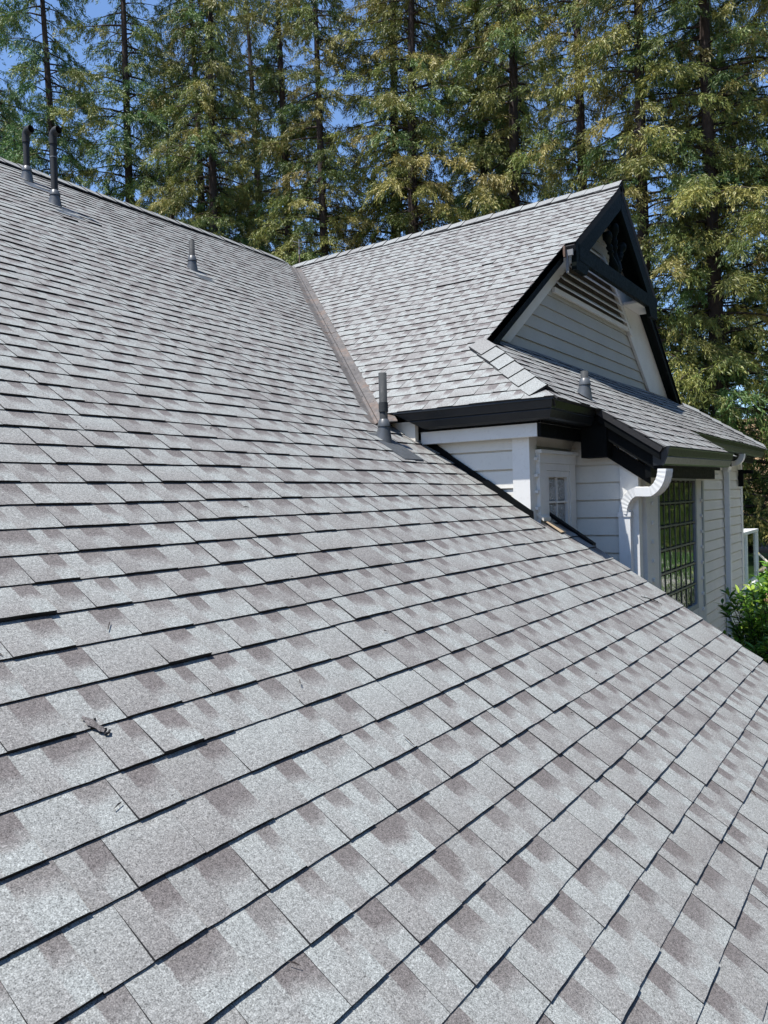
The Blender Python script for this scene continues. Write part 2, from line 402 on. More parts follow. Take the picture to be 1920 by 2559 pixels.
# --- main roof
def slab(fr, pts, h0=-.012, h1=-.10):
    b = MB(); b.prism([fr.at(u, v, h1) for u, v in pts], [fr.at(u, v, h0) for u, v in pts]); return b
VE = -2.2                                                            # eave of the main slope (slope coordinate)
RX = 5.45; RXU = 5.10; YJ = 2.18
mroof = slab(FM, [(-3, VE), (RX, VE), (RX, YJ / CM), (RXU, YJ / CM), (RXU, 3.55 / CM), (VT[0], VT[1] / CM), (VT[0], YR / CM), (-3, YR / CM)]).build('main_roof', M_DECK, house)
VOFF = .080
def lim_main(v0):
    y = v0 * CM
    if y > YR - .02: return None
    hp = [(0, 1, YR / CM)]
    if y > 3.5:
        # left of the valley line
        ang = 1 / VK; off = VOFF * math.sqrt(1 + ang * ang)
        hp.append((1, -ang * CM, VB[0] - ang * VB[1] - off)); u1 = VB[0] + ang * (y + .2 - VB[1])
    elif y > YJ - .06: hp.append((1, 0, RXU)); u1 = RXU
    else: hp.append((1, 0, RX)); u1 = RX
    return (-3, u1, hp)
s0 = 5.2578 - .142 * 52
main_tabs = tabs([s0 + .142 * k for k in range(0, 90) if VE - .01 < s0 + .142 * k], lim_main, 5)
def area(fr, t):
    q = [proj(fr.at(a, b)) for a, b in ((t['u'], t['v']), (t['u'] + t['w'], t['v']), (t['u'] + t['w'], t['v'] + EXP), (t['u'], t['v'] + EXP))]
    if any(p[2] < .3 for p in q): return 0
    cx_, cy_ = sum(p[0] for p in q) / 4, sum(p[1] for p in q) / 4
    if not (0 < cx_ < 1920 and 0 < cy_ < 2559): return 0
    return abs(sum(q[i][0] * q[(i + 1) % 4][1] - q[(i + 1) % 4][0] * q[i][1] for i in range(4))) / 2
for t in main_tabs: t['area'] = area(FM, t) if t['full'] else 0
near_tabs = sorted(main_tabs, key=lambda t: -t['area'])[:300]
ids = {id(t) for t in near_tabs}
b = MB(); b.rich = True
for t in main_tabs:
    if id(t) not in ids: emit(b, FM, t)
b.build('shingle_courses', [M_SH, M_EDGE], mroof, kind='stuff')
tabmesh = {}
Mrot = Matrix((FM.u, FM.v, FM.n)).transposed().to_4x4()
for t in near_tabs:
    key = (t['w'], round(t['th'], 4))
    if key not in tabmesh:
        lb = MB(); lb.rich = True; lf = Frame((0, 0, 0), (1, 0, 0), (0, 1, 0))
        emit_t = dict(poly=[(.0003, 0), (t['w'] - .0003, 0), (t['w'] - .0003, LAP), (.0003, LAP)], u=0, v=0, th=t['th'], tint=(0, 0, 0))
        P = emit_t['poly']; nseg = 5
        # bottom edge is slightly ragged like cut asphalt
        edge = [(.0003 + (t['w'] - .0016) * k / nseg, R.uniform(-.0009, .0009)) for k in range(nseg + 1)]
        emit_t['poly'] = edge + [P[2], P[3]]
        Hh = [t['th'] * (1 - max(0, q[1]) / LAP) + .0012 for q in emit_t['poly']]
        top = [lb.vert((q[0], q[1], h)) for q, h in zip(emit_t['poly'], Hh)]; bot = [lb.vert((q[0], q[1], -.003)) for q in emit_t['poly']]
        lb.face(top, 0, (0, 0, 0), [(q[0], q[1] / EXP) for q in emit_t['poly']])
        nn = len(top)
        for k in range(nn):
            if k != nseg + 1: lb.face((bot[k], bot[(k + 1) % nn], top[(k + 1) % nn], top[k]), 1)
        tabmesh[key] = lb.mesh('shingle', [M_SH, M_EDGE])
    o = bpy.data.objects.new('shingle', tabmesh[key]); link(o, mroof)
    o.matrix_basis = Matrix.Translation(FM.at(t['u'], t['v'], wav(FM, t['u'] + t['w'] / 2, t['v']))) @ Mrot @ Matrix.Rotation(R.uniform(-.004, .004), 4, 'Z')
    o['tint'] = t['tint']

# --- wing roof: left slope, right slope and the hip slope with its lower extension
zR_ = lambda x: ZR - TR * (x - XR)
wroof = MB()
vW = lambda x: (x - XR) / CW
wl = [(-YB1, vW(5.85)), (-YB1, vW(7.71)), (-YB2, vW(7.71)), (-YB2, 0), (-YR, 0), (-VB[1], vW(VB[0])), (-(EY), vW(EX)), (-(YB1), vW(5.85))][:-1]
wl = [(-YB1, vW(7.71)), (-YB2, vW(7.71)), (-YB2, 0), (-YRW, 0), (-VB[1], vW(VB[0])), (-EY, vW(EX)), (-YB1, vW(5.85))]
wroof.prism([FW.at(u, v, -.075) for u, v in wl], [FW.at(u, v, -.012) for u, v in wl])
CR = 1 / math.sqrt(1 + TR * TR); FR = Frame((XR, 0, ZR), (0, 1, 0), (-CR, 0, TR * CR)); vR = lambda x: -(x - XR) / CR
XRB = XR + (ZR - 1.32) / TR; XRJ = XR + (ZR - 2.55) / TR
wr = [(YB1, vR(XRB)), (YR + 3, vR(XRB)), (YR + 3, 0), (YB2, 0), (YB2, vR(XRJ)), (YB1, vR(XRJ))]
wroof.prism([FR.at(u, v, -.075) for u, v in wr], [FR.at(u, v, .004) for u, v in wr])
vF = lambda y: (y - EY) / CF
XFR = 13.75; YX = 1.50; XE0, XE1 = 5.79, 8.47
fl = [(EX + .02, 0), (XFR - .02, 0), (XFR - (YW - EY) / HK - .2, vF(YW)), (EX + (YW - EY) / HK + .2, vF(YW))]
wroof.prism([FF.at(u, v, -.06) for u, v in fl], [FF.at(u, v, -.012) for u, v in fl])
fe = [(XE0, vF(YX)), (XE1, vF(YX)), (XE1, -.002), (XE0, -.002)]
wroof.prism([FF.at(u, v, -.05) for u, v in fe], [FF.at(u, v, -.012) for u, v in fe])
bk = Frame((0, 0, 0), (1, 0, 0), (0, 1, 0))
wroof = wroof.build('wing_roof', M_DECK, house)
def lim_wing(v0):
    x = XR + v0 * CW
    if x > XR - .03: return None
    ang = VK; off = VOFF * math.sqrt(1 + ang * ang)
    # y <= valley(x) - off ; u = -y
    hp = [(-1, -ang * CW, VB[1] + ang * (XR - VB[0]) - off), (0, 1, 0)]
    xm = x + .05
    if xm < 5.84: hp.append((1, HK * CW, -EY + HK * (EX - XR)))      # y >= EY + HK (x - EX)
    elif xm < 7.69: hp.append((1, 0, -YB1 + .012))
    else: hp.append((1, 0, -YB2 + .012))
    return (-(YR + .1), -1.9, hp)
b = MB(); b.rich = True
v0 = vW(EX) - .012
wing_tabs = tabs([v0 + .142 * k for k in range(0, 60)], lim_wing, 8)
for t in wing_tabs: emit(b, FW, t)
b.build('shingle_courses', [M_SH, M_EDGE], wroof, kind='stuff')
def lim_hip(v0):
    y = EY + v0 * CF
    if y > YW - .05: return None
    ym = y + .05
    hp = [(0, 1, vF(YW))]
    if ym > EY - .05:
        hp += [(-1, CF / HK, -EX - .01), (1, CF / HK, XFR)]
        if ym > 2.88: hp += [(-1, 0, -6.16)]
        return (EX, XFR, hp)
    hp += [(-1, 0, -XE0), (1, 0, XE1)]; return (XE0, XE1, hp)
b = MB(); b.rich = True
for t in tabs([vF(YX) - .012 + .138 * k for k in range(0, 20)], lim_hip, 9): emit(b, FF, t)
b.build('shingle_courses', [M_SH, M_EDGE], wroof, kind='stuff')

# --- back slope of the main roof and the body of the house (seen only from another side)
b = MB(); b.prism([(-3, YR + .01, ZRM - .1), (XR - .1, YR + .01, ZRM - .1), (XR - .1, YR + 5, ZRM - .1 - 5 * TM), (-3, YR + 5, ZRM - .1 - 5 * TM)],
        [(-3, YR + .01, ZRM - .012), (XR - .1, YR + .01, ZRM - .012), (XR - .1, YR + 5, ZRM - .012 - 5 * TM), (-3, YR + 5, ZRM - .012 - 5 * TM)])
b.build('back_roof', M_DECK, house)

# --- ridge and hip caps: short bent pieces lapped over each other
def cap_mesh(wid, ln, s1, s2, lift):
    """local: +X along the ridge towards the lapped-over end, Y across; s1, s2 fall of the two sides"""
    c = MB(); c.rich = True
    def ring(x, h):
        return [(x, -wid, -wid * s1 + h), (x, -wid * .35, -wid * .35 * s1 + h + .004), (x, 0, h + .006), (x, wid * .35, -wid * .35 * s2 + h + .004), (x, wid, -wid * s2 + h)]
    A = ring(0, lift); B_ = ring(ln, .004); th = .011
    ia = [c.vert(p) for p in A]; ib = [c.vert(p) for p in B_]; ja = [c.vert((p[0], p[1], p[2] - th - lift * .4)) for p in A]; jb = [c.vert((p[0], p[1], p[2] - th)) for p in B_]
    for k in range(4):
        c.face((ia[k], ib[k], ib[k + 1], ia[k + 1]), 0, (0, 0, 0), [(0, .1), (ln, .1), (ln, .2), (0, .2)])
        c.face((ja[k], ja[k + 1], jb[k + 1], jb[k]), 1)
        c.face((ia[k], ia[k + 1], ja[k + 1], ja[k]), 1)
    c.face((ia[0], ja[0], jb[0], ib[0]), 1); c.face((ia[4], ib[4], jb[4], ja[4]), 1)
    return c.mesh('ridge_cap', [M_SH, M_EDGE])
def lay_caps(mesh, name, start, end, step, parent, rise=.030):
    start, end = Vector(start), Vector(end); d = (end - start); L = d.length; d.normalize()
    side = Vector((0, 0, 1)).cross(d).normalized(); up = d.cross(side)
    rot = Matrix((d, side, up)).transposed().to_4x4()
    for k in range(int(L / step)):
        o = bpy.data.objects.new(name, mesh); link(o, parent)
        o.matrix_basis = Matrix.Translation(start + d * (k * step) + Vector((0, 0, rise + R.uniform(-.003, .003)))) @ rot @ Matrix.Rotation(R.uniform(-.02, .02), 4, 'Z') @ Matrix.Rotation(R.uniform(-.01, .015), 4, 'Y')
        o['tint'] = (R.uniform(.12, .4), 0., 9.)
cm1 = cap_mesh(.125, .30, TM, TM, .018); cm2 = cap_mesh(.125, .30, TW, TR, .018); cm3 = cap_mesh(.115, .30, .60, .60, .020)
lay_caps(cm1, 'ridge_cap', (1.5, YR, ZRM), (XR - .05, YR, ZRM), .20, mroof)
lay_caps(cm2, 'ridge_cap', (XR, YB2 - .01, ZR), (XR, YRW - .05, ZR), .21, wroof)
lay_caps(cm3, 'hip_cap', (EX + .075, EY + .08, EZ + .035), (5.79, 2.90, 1.262), .205, wroof)
lay_caps(cm3, 'hip_cap', (XFR - .03, EY + .03, EZ + .01), (XFR - (YW - EY) / HK + .1, YW - .1, zF(YW - .1)), .205, wroof)

# --- copper valley
val = MB()
P0 = Vector((VB[0], VB[1], zM(VB[1]))); P1 = Vector((VT[0], VT[1], ZR)); dv = (P1 - P0).normalized()
sm_ = Vector((-VK, 1, 0)).normalized()
def side_pt(p, s, off, h):
    # a point off the valley centre on the main (s=-1) or wing (s=+1) slope
    q = p + Vector((VK, -1, 0)).normalized() * (off * s)
    z = zM(q.y) if s < 0 else zW(q.x)
    return Vector((q.x, q.y, z + h))
cuts = [0, .36, .70, 1.0]
valley = None
for k in range(3):
    c = MB(); a0, a1 = cuts[k], cuts[k + 1] + (.012 if k < 2 else 0)
    ringv = []
    for a in (a0 - (.05 if k == 0 else 0), a1):
        p = P0.lerp(P1, a); h = .006 + (.004 if a == a0 else .0)
        hh = h + (.006 if a > a0 and k < 2 else 0)
        hh = .010 - .004 * (a - a0)
        zc = zM(p.y) * .5 + zW(p.x) * .5
        row = [side_pt(p, -1, .15, -.024), side_pt(p, -1, .088, .001), side_pt(p, -1, .018, hh), Vector((p.x, p.y, zc + .034)), side_pt(p, 1, .018, hh), side_pt(p, 1, .088, .001), side_pt(p, 1, .15, -.024)]
        if k and a == a0: row = [q + Vector((0, 0, .005)) for q in row]
        ringv.append(row)
    idx = [[c.vert(q) for q in r_] for r_ in ringv]
    idd = [[c.vert(q - Vector((0, 0, .008))) for q in r_] for r_ in ringv]
    for q in range(6):
        c.face((idx[0][q], idx[0][q + 1], idx[1][q + 1], idx[1][q])); c.face((idd[0][q], idd[1][q], idd[1][q + 1], idd[0][q + 1]))
        c.face((idx[0][q], idd[0][q], idd[0][q + 1], idx[0][q + 1])); c.face((idx[1][q], idx[1][q + 1], idd[1][q + 1], idd[1][q]))
    if valley is None: valley = c.build('valley_flashing', M_COPPER, house)
    else: c.build('flashing_section', M_COPPER, valley)

# ------------------------------------------------------------------ gable end
gw = MB()
xl = lambda z: XR - (ZR - z) / TW
xr = lambda z: XR + (ZR - z) / TR
zb = zF(YW) - .02
gw.prism([(xl(zb) + .1, YW + .06, zb), (xr(zb) - .1, YW + .06, zb), (XR, YW + .06, ZR - .12)], [(xl(zb) + .1, YW, zb), (xr(zb) - .1, YW, zb), (XR, YW, ZR - .12)][::1])
M_GABLE = paint('siding_paint_with_shade', (.47, .465, .42), .6, .06, (.36, .34, .30), .25, 3)  # the white siding paint, darkened so its colour carries the gable's shade
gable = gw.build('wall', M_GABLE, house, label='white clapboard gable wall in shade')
z = zb - .03; SEXP = .137
while z < ZR - .25:
    z1 = min(z + SEXP, ZR - .16); c = MB(); o1 = .11
    q = [(xl(z) + o1, z), (xr(z) - o1, z), (max(xr(z1) - o1, XR), z1 - .004), (min(xl(z1) + o1, XR), z1 - .004)]
    c.prism([(x_, YW - .001, z_) for x_, z_ in q], [(q[0][0], YW - .026, q[0][1]), (q[1][0], YW - .026, q[1][1]), (q[2][0], YW - .012, q[2][1]), (q[3][0], YW - .012, q[3][1])])
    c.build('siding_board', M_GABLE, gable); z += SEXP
def slope_board(left, z0, z1, in0, in1, y0, y1, mat, name, parent, plumb=False, **kw):
    """board along the gable slope: horizontal insets in0..in1 from the roof line, between heights z0 and z1"""
    f = (lambda zz, i: xl(zz) + i) if left else (lambda zz, i: xr(zz) - i)
    t = TW if left else TR
    pts = [(f(z0, in0), z0), (f(z0, in1), z0), (f(z1, in1), z1), (f(z1, in0), z1)] if not plumb else \
          [(f(z0, in0), z0), (f(z0, in0), z0 - (in1 - in0) * t), (f(z1, in0), z1 - (in1 - in0) * t), (f(z1, in0), z1)]
    c = MB(); c.prism([(x_, y0, zz) for x_, zz in pts], [(x_, y1, zz) for x_, zz in pts]); return c.build(name, mat, parent, **kw)
slope_board(True, zb, 2.86, .16, .60, YW - .05, YW - .027, M_WHITE, 'rake_trim', gable)
slope_board(False, zb, 2.70, .16, .92, YW - .048, YW - .027, M_WHITE, 'rake_trim', gable)
slope_board(False, zb, 2.12, .92, 1.16, YW - .058, YW - .027, M_WHITE, 'rake_trim', gable)
# louvred vent
lv = MB(); lz0, lz1 = 2.17, 2.86
lL = lambda zz: xl(zz) + .64
lR = lambda zz: xr(zz) - 1.16
lv.prism([(lL(lz0), YW - .0275, lz0), (lR(lz0), YW - .0275, lz0), (lR(lz1), YW - .0275, lz1), (lL(lz1), YW - .0275, lz1)],
         [(lL(lz0), YW - .034, lz0), (lR(lz0), YW - .034, lz0), (lR(lz1), YW - .034, lz1), (lL(lz1), YW - .034, lz1)])
louver = lv.build('louver_vent', M_LOUV, house, label='wooden louvre vent with pale slats under the peak')
for k in range(9):
    zz = lz0 + .012 + k * .086
    if zz > lz1 - .05: break
    c = MB()
    c.prism([(lL(zz), YW - .040, zz + .062), (lL(zz), YW - .094, zz), (lL(zz), YW - .094, zz + .017), (lL(zz), YW - .044, zz + .070)],
            [(lR(zz), YW - .040, zz + .062), (lR(zz), YW - .094, zz), (lR(zz), YW - .094, zz + .017), (lR(zz), YW - .044, zz + .070)])
    c.build('louver_slat', M_WHITE, louver)
c = MB(); c.prism([(lR(lz0 - .1), YW - .035, lz0 - .1), (lR(lz0 - .1) + .10, YW - .035, lz0 - .1), (lR(lz1) + .10, YW - .035, lz1), (lR(lz1), YW - .035, lz1)],
                  [(lR(lz0 - .1), YW - .075, lz0 - .1), (lR(lz0 - .1) + .10, YW - .075, lz0 - .1), (lR(lz1) + .10, YW - .075, lz1), (lR(lz1), YW - .075, lz1)])
c.build('frame', M_WHITE, louver)
c = MB(); c.box((lL(lz0) - .03, YW - .062, lz0 - .055), (lR(lz0) + .26, YW - .029, lz0 - .004)); c.build('frame', M_WHITE, louver)
# barge boards, collar, spindles
slope_board(True, 1.30, 2.545, .012, .24, YB1, YB1 + .04, M_BLACK, 'bargeboard', house, True)
slope_board(False, 1.30, 2.545, .012, .24, YB1, YB1 + .04, M_BLACK, 'bargeboard', house, True)
slope_board(True, 2.60, ZR - .012, .012, .41, YB2 + .002, YB2 + .05, M_GREEN, 'bargeboard', house, True)
slope_board(False, 2.60, ZR - .012, .012, .41, YB2 + .003, YB2 + .05, M_GREEN, 'bargeboard', house, True)
for left in (True, False):
    f = xl if left else xr; sgn = 1 if left else -1; c = MB(); x0 = f(2.595)
    c.prism([(x0, YB2 - .004, 2.595), (x0, YB2 - .004, 2.31), (x0 + sgn * .30, YB2 - .004, 2.31), (x0 + sgn * .52, YB2 - .004, 2.58)],
            [(x0, YB2 + .048, 2.595), (x0, YB2 + .048, 2.31), (x0 + sgn * .30, YB2 + .048, 2.31), (x0 + sgn * .52, YB2 + .048, 2.58)])
    c.build('bargeboard', M_GREEN, house)
c = MB(); c.box((xl(2.5) + .22, YB2 - .008, 2.42), (xr(2.5) - .22, YB2 + .045, 2.58)); c.build('collar_beam', M_GREEN, house)
c = MB(); c.box((xr(2.5) - .85, YB2 + .05, 2.415), (xr(2.5) - .14, YW - .06, 2.445)); c.build('soffit', M_WHITE, house)
# soffits under the overhangs
for left, z0, z1, yo in ((True, 1.34, 2.50, YB1 + .042), (False, 1.34, 2.50, YB1 + .042), (True, 2.56, 3.53, YB2 + .052), (False, 2.56, 3.53, YB2 + .052)):
    f = (lambda zz, d: xl(zz) + d) if left else (lambda zz, d: xr(zz) - d)
    c = MB(); c.prism([(f(z0, .15), yo, z0), (f(z0, .17), yo, z0), (f(z1, .17), yo, z1), (f(z1, .15), yo, z1)], [(f(z0, .15), YW - .002, z0), (f(z0, .17), YW - .002, z0), (f(z1, .17), YW - .002, z1), (f(z1, .15), YW - .002, z1)])
    c.build('soffit', M_GREEN, house)
def spindle(ln):
    prof = [(0, .030), (.03, .030), (.035, .022), (.05, .034), (.09, .040), (.20, .045), (.30, .037), (.42, .022), (.50, .017), (.53, .028), (.56, .028), (.58, .018), (.64, .030), (.68, .030), (.71, .018), (.78, .026), (.86, .042), (.95, .040), (1, .030)]
    c = MB(); c.tube([(0, 0, p * ln) for p, _ in prof], [r for _, r in prof], 12); return c.mesh('baluster', M_GREEN, True)
spm = spindle(.58)
for a, sc in ((-34, .93), (-2, 1.06), (33, .93)):
    o = bpy.data.objects.new('baluster', spm); link(o, house)
    o.matrix_basis = Matrix.Translation(Vector((XR - .02, YB2 + .085, 2.59))) @ Matrix.Rotation(math.radians(a), 4, 'Y') @ Matrix.Diagonal((1.35, 1.35, sc, 1))
# bracket where the peak overhang starts
c = MB(); c.box((xl(2.54) + .005, YB2 + .055, 2.27), (xl(2.54) + .025, YB1 - .03, 2.50)); c.box((xl(2.54) + .005, YB2 + .005, 2.44), (xl(2.54) + .025, YB2 + .055, 2.50)); c.build('metal_bracket', M_GALV, house)
c = MB(); c.box((xl(2.55) - .06, YB2 + .07, 2.42), (xl(2.55) - .02, YB1 - .02, 2.53)); c.build('rafter_end', M_MAST, house)

# ------------------------------------------------------------------ walls below the wing eaves
XA, YBW, XC, YD, XDR, YE, XEE = 5.14, 2.27, 5.99, 1.765, 8.12, 2.32, 13.5
def wall(a, bb, label, boards):
    c = MB(); c.box(a, bb); o = c.build('wall', M_SIDING, house, label=label)
    axis, lo, hi, face, zz0, zz1, ex = boards; z = zz0
    while z < zz1 - .01:
        zt = min(z + ex, zz1); c = MB(); p = R.uniform(-.001, .001)
        if axis == 'y': A = [(face, lo, z), (face - .024 + p, lo, z), (face - .011 + p, lo, zt - .013), (face, lo, zt - .013)]; B_ = [(q[0], hi, q[2]) for q in A]
        else: A = [(lo, face, z), (lo, face - .024 + p, z), (lo, face - .011 + p, zt - .013), (lo, face, zt - .013)]; B_ = [(hi, q[1], q[2]) for q in A]
        c.prism(A, B_); c.build('siding_board', M_SIDING, o); z += ex
    return o
wA = wall((XA + .002, YBW + .002, -1.6), (XA + .1, 4.2, .62), 'white side wall rising from the main roof', ('y', YBW + .10, 3.6, XA, -.35, .56, .137))
wB = wall((XA + .11, YBW + .003, -1.6), (XC + .1, YBW + .1, .60), 'recessed white wall with the small window', ('x', XA + .12, XC + .05, YBW, -1.15, .60, .137))
wC = wall((XC + .002, YD + .003, -2.6), (XC + .09, YBW - .002, .42), 'white return wall beside the downspout', ('y', YD + .11, YBW - .001, XC, -1.55, .42, .137))
wD = wall((XC + .1, YD + .002, -2.6), (XDR, YBW - .004, .40), 'bay wall around the tall window', ('x', XC + .11, XDR - .1, YD, -2.5, -1.3, .137))
wE = wall((XDR - .1, YE + .002, -2.6), (XEE, YE + .4, .62), 'long white clapboard wall beyond the bay', ('x', XDR + .01, XEE - .1, YE, -2.58, .6, .137))
c = MB(); c.box((XC + .2, YE + .41, -2.6), (XEE - .003, YR + 3, .6)); c.build('wall', M_SIDING, house)
c = MB(); c.box((-2.8, -1.35, -5.6), (RX - .3, -1.1, -2.72)); c.box((RX - .42, -1.09, -5.6), (RX - .3, 8, -2.75)); c.build('wall', M_SIDING, house)
c = MB(); c.prism([(RX - .42, -1.0, -2.75), (RX - .42, 8, -2.75), (RX - .42, 2.0, zM(2.0) - .14), (RX - .42, -1.0, zM(-1.0) - .14)], [(RX - .3, -1.0, -2.75), (RX - .3, 2.2, -2.75), (RX - .3, 2.0, zM(2.0) - .14), (RX - .3, -1.0, zM(-1.0) - .14)]); c.build('wall', M_SIDING, house)
# corner boards
def board(a, bb, mat=None, name='corner_board', parent=None, **kw):
    c = MB(); c.box(a, bb); return c.build(name, mat or M_WHITE, parent or house, **kw)
board((XA - .030, YBW - .030, -.45), (XA - .001, YBW + .10, .46)); board((XA - .001 + .002, YBW - .030, -.45), (XA + .10, YBW - .001, .46))
board((XC - .030, YD - .030, -2.6), (XC - .001, YD + .11, .38)); board((XC + .001, YD - .030, -2.6), (XC + .05, YD - .001, .38))
board((XEE - .10, YE - .03, -2.6), (XEE + .03, YE - .001, .46)); board((XEE + .001, YE + .001, -2.6), (XEE + .03, YE + .12, .46))
# main rake trim and step flashing beside the wall
c = MB(); c.prism([(RX - .025, YJ, zM(YJ) - .012), (RX - .025, YJ, zM(YJ) - .16), (RX - .025, -1.8, zM(-1.8) - .16), (RX - .025, -1.8, zM(-1.8) - .012)], [(RX + .004, YJ, zM(YJ) - .012), (RX + .004, YJ, zM(YJ) - .16), (RX + .004, -1.8, zM(-1.8) - .16), (RX + .004, -1.8, zM(-1.8) - .012)]); c.build('rake_trim', M_BLACK, house)
for k in range(8):
    y0 = 2.22 + k * .165; y1 = y0 + .185; c = MB(); h = .055 + R.uniform(-.006, .006); xx = XA - .026 - .002 * (k % 2)
    c.prism([(xx, y0, zM(y0) - .02), (xx, y1, zM(y1) - .02), (xx, y1, zM(y1) + h), (xx, y0, zM(y0) + h)], [(xx - .005, y0, zM(y0) - .02), (xx - .005, y1, zM(y1) - .02), (xx - .005, y1, zM(y1) + h), (xx - .005, y0, zM(y0) + h)])
    c.build('step_flashing', M_BLACK, house)
def roof_strip(x0, x1, y0, y1, h0, h1, mat, name):
    c = MB(); c.prism([(x0, y0, zM(y0) + h0), (x1, y0, zM(y0) + h0), (x1, y1, zM(y1) + h0), (x0, y1, zM(y1) + h0)], [(x0, y0, zM(y0) + h1), (x1, y0, zM(y0) + h1), (x1, y1, zM(y1) + h1), (x0, y1, zM(y1) + h1)]); return c.build(name, mat, house)
roof_strip(RX - .24, RX - .11, 2.185, 2.32, .002, .026, M_CREAM, 'saddle_flashing')
roof_strip(RX - .26, RX - .17, 2.05, 2.16, .010, .016, M_TAN, 'tan_flashing')
roof_strip(RX - .05, RX + .012, 1.90, 2.24, .004, .024, M_BLACK, 'edge_flashing')

# --- eaves: fascia, frieze, gutters
KP = [(0, -.004), (.125, 0), (.127, -.012), (.117, -.018), (.108, -.066), (.099, -.072), (.103, -.080), (.085, -.128), (.070, -.138), (0, -.138)]
GZ = EZ - .004
c = MB()
YG0 = 2.105; XG0 = 5.045
c.sweep([[(XG0 - o, 3.27 + zz * 1.9, GZ + zz) for o, zz in KP], [(XG0 - o, YG0 - o, GZ + zz) for o, zz in KP], [(XE0 - .005, YG0 - o, GZ + zz) for o, zz in KP]])
c.build('gutter', M_GUT, house, label='black gutter wrapping the near corner of the wing')
c = MB(); c.sweep([[(XE1 + .06, YG0 - o, GZ + zz) for o, zz in KP], [(XFR + .01, YG0 - o, GZ + zz) for o, zz in KP]]); c.build('gutter', M_GUT, house, label='long dark gutter along the far eave')
ZX = zF(YX) + .002
c = MB(); c.sweep([[(XE0 + .03, YX + .085 - o, ZX + zz) for o, zz in KP], [(8.21, YX + .085 - o, ZX + zz + .03) for o, zz in KP]]); c.build('gutter', M_GUT, house, label='short gutter below the lower roof edge')
board((XG0 + .001, 2.14, GZ - .15), (XG0 + .03, 3.36, GZ - .012), M_BLACK, 'fascia'); board((XG0 + .032, YG0 + .001, GZ - .15), (XE0 + .3, YG0 + .03, GZ - .016), M_BLACK, 'fascia')
board((XE1 - .3, YG0 + .001, GZ - .15), (XFR - .12, YG0 + .03, GZ - .016), M_BLACK, 'fascia')
c = MB(); c.prism([(EX + .02, 3.25, zW(EX + .02) - .03), (EX + .02, 3.62, zW(EX + .02) - .03), (EX + .02, 3.62, zW(EX + .02) - .085), (EX + .02, 3.25, zW(EX + .02) - .085)], [(EX + .05, 3.25, zW(EX + .05) - .03), (EX + .05, 3.62, zW(EX + .05) - .03), (EX + .05, 3.62, zW(EX + .05) - .085), (EX + .05, 3.25, zW(EX + .05) - .085)]); c.build('fascia', M_BLACK, house)
board((4.985, 3.10, .36), (5.03, 3.62, .585), M_CREAM, 'frieze_board')
board((XG0 - .002, 2.150, .412), (XG0 + .045, 3.085, GZ - .153), M_WHITE, 'frieze_board', label='white board under the side gutter')
board((XG0 + .004, 2.125, .408), (6.055, 2.149, GZ - .154), M_BLACK, 'frieze_board', label='black board under the front gutter')
board((XDR - .2, 2.125, .42), (XFR - .2, 2.149, GZ - .154), M_BLACK, 'frieze_board')
board((XG0 + .046, 2.151, GZ - .146), (XFR - .25, YE - .03, GZ - .13), M_WHITE, 'soffit'); board((XG0 + .047, YE - .029, GZ - .145), (XA - .033, 3.6, GZ - .131), M_WHITE, 'soffit')
# rake boards of the lower roof
def rake(x0, x1, y0, y1, h0, h1, name, mat, **kw):
    c = MB(); c.prism([(x0, y0, zF(y0) + h0), (x0, y1, zF(y1) + h0), (x0, y1, zF(y1) + h1), (x0, y0, zF(y0) + h1)], [(x1, y0, zF(y0) + h0), (x1, y1, zF(y1) + h0), (x1, y1, zF(y1) + h1), (x1, y0, zF(y0) + h1)]); return c.build(name, mat, house, **kw)
rake(XE0 + .008, XE0 + .040, YX + .03, EY - .003, -.115, -.016, 'rake_board', M_BLACK)
rake(XE0 + .042, XE0 + .075, YX + .03, EY + .12, -.215, -.03, 'rake_board', M_BLACK)
rake(XC - .055, XC - .028, YX + .14, EY + .14, -.365, -.245, 'rake_board', M_BLACK)
rake(XE1 - .045, XE1 - .006, YX + .03, EY - .003, -.115, -.016, 'rake_board', M_BLACK)
board((XE0 + .02, EY - .06, .28), (XE0 + .32, EY + .14, .515), M_BLACK, 'rafter_block')
board((XE0 + .06, YX + .11, .115), (8.06, YX + .15, .205), M_BLACK, 'fascia'); board((XE0 + .09, YX + .0865, .20), (8.2, YX + .109, .325), M_BLACK, 'fascia')
board((XE0 + .152, YX + .152, .16), (XE1 - .05, YD - .032, .18), M_WHITE, 'soffit')

# --- downspouts: rectangular corrugated metal swept along a path
def spout(path, up0, wd, dp, ribs, name, label):
    pts = [Vector(p) for p in path]; rings = []; up = Vector(up0)
    for i, p in enumerate(pts):
        d = (pts[min(i + 1, len(pts) - 1)] - pts[max(i - 1, 0)]).normalized()
        a = (up - d * up.dot(d)).normalized(); bb = d.cross(a); up = a
        k = 1.0 + (.035 if (ribs and ribs[0] <= i <= ribs[1] and i % 2) else 0)
        prof = []
        for q in range(6): prof.append((-wd / 2 + wd * q / 5, dp / 2 + (.004 if q % 2 else 0)))
        prof += [(wd / 2, -dp / 2)] + [(wd / 2 - wd * q / 5, -dp / 2 - (.004 if q % 2 else 0)) for q in range(1, 5)] + [(-wd / 2, -dp / 2)]
        rings.append([p + a * (u_ * k) + bb * (v_ * k) for u_, v_ in prof])
    c = MB(); c.sweep(rings); return c.build(name, M_SPOUT, house, label=label)
def bez(pts, n):
    out = []
    P = [Vector(p) for p in pts]
    for i in range(n + 1):
        t = i / n; Q = P[:]
        while len(Q) > 1: Q = [Q[k].lerp(Q[k + 1], t) for k in range(len(Q) - 1)]
        out.append(Q[0])
    return out
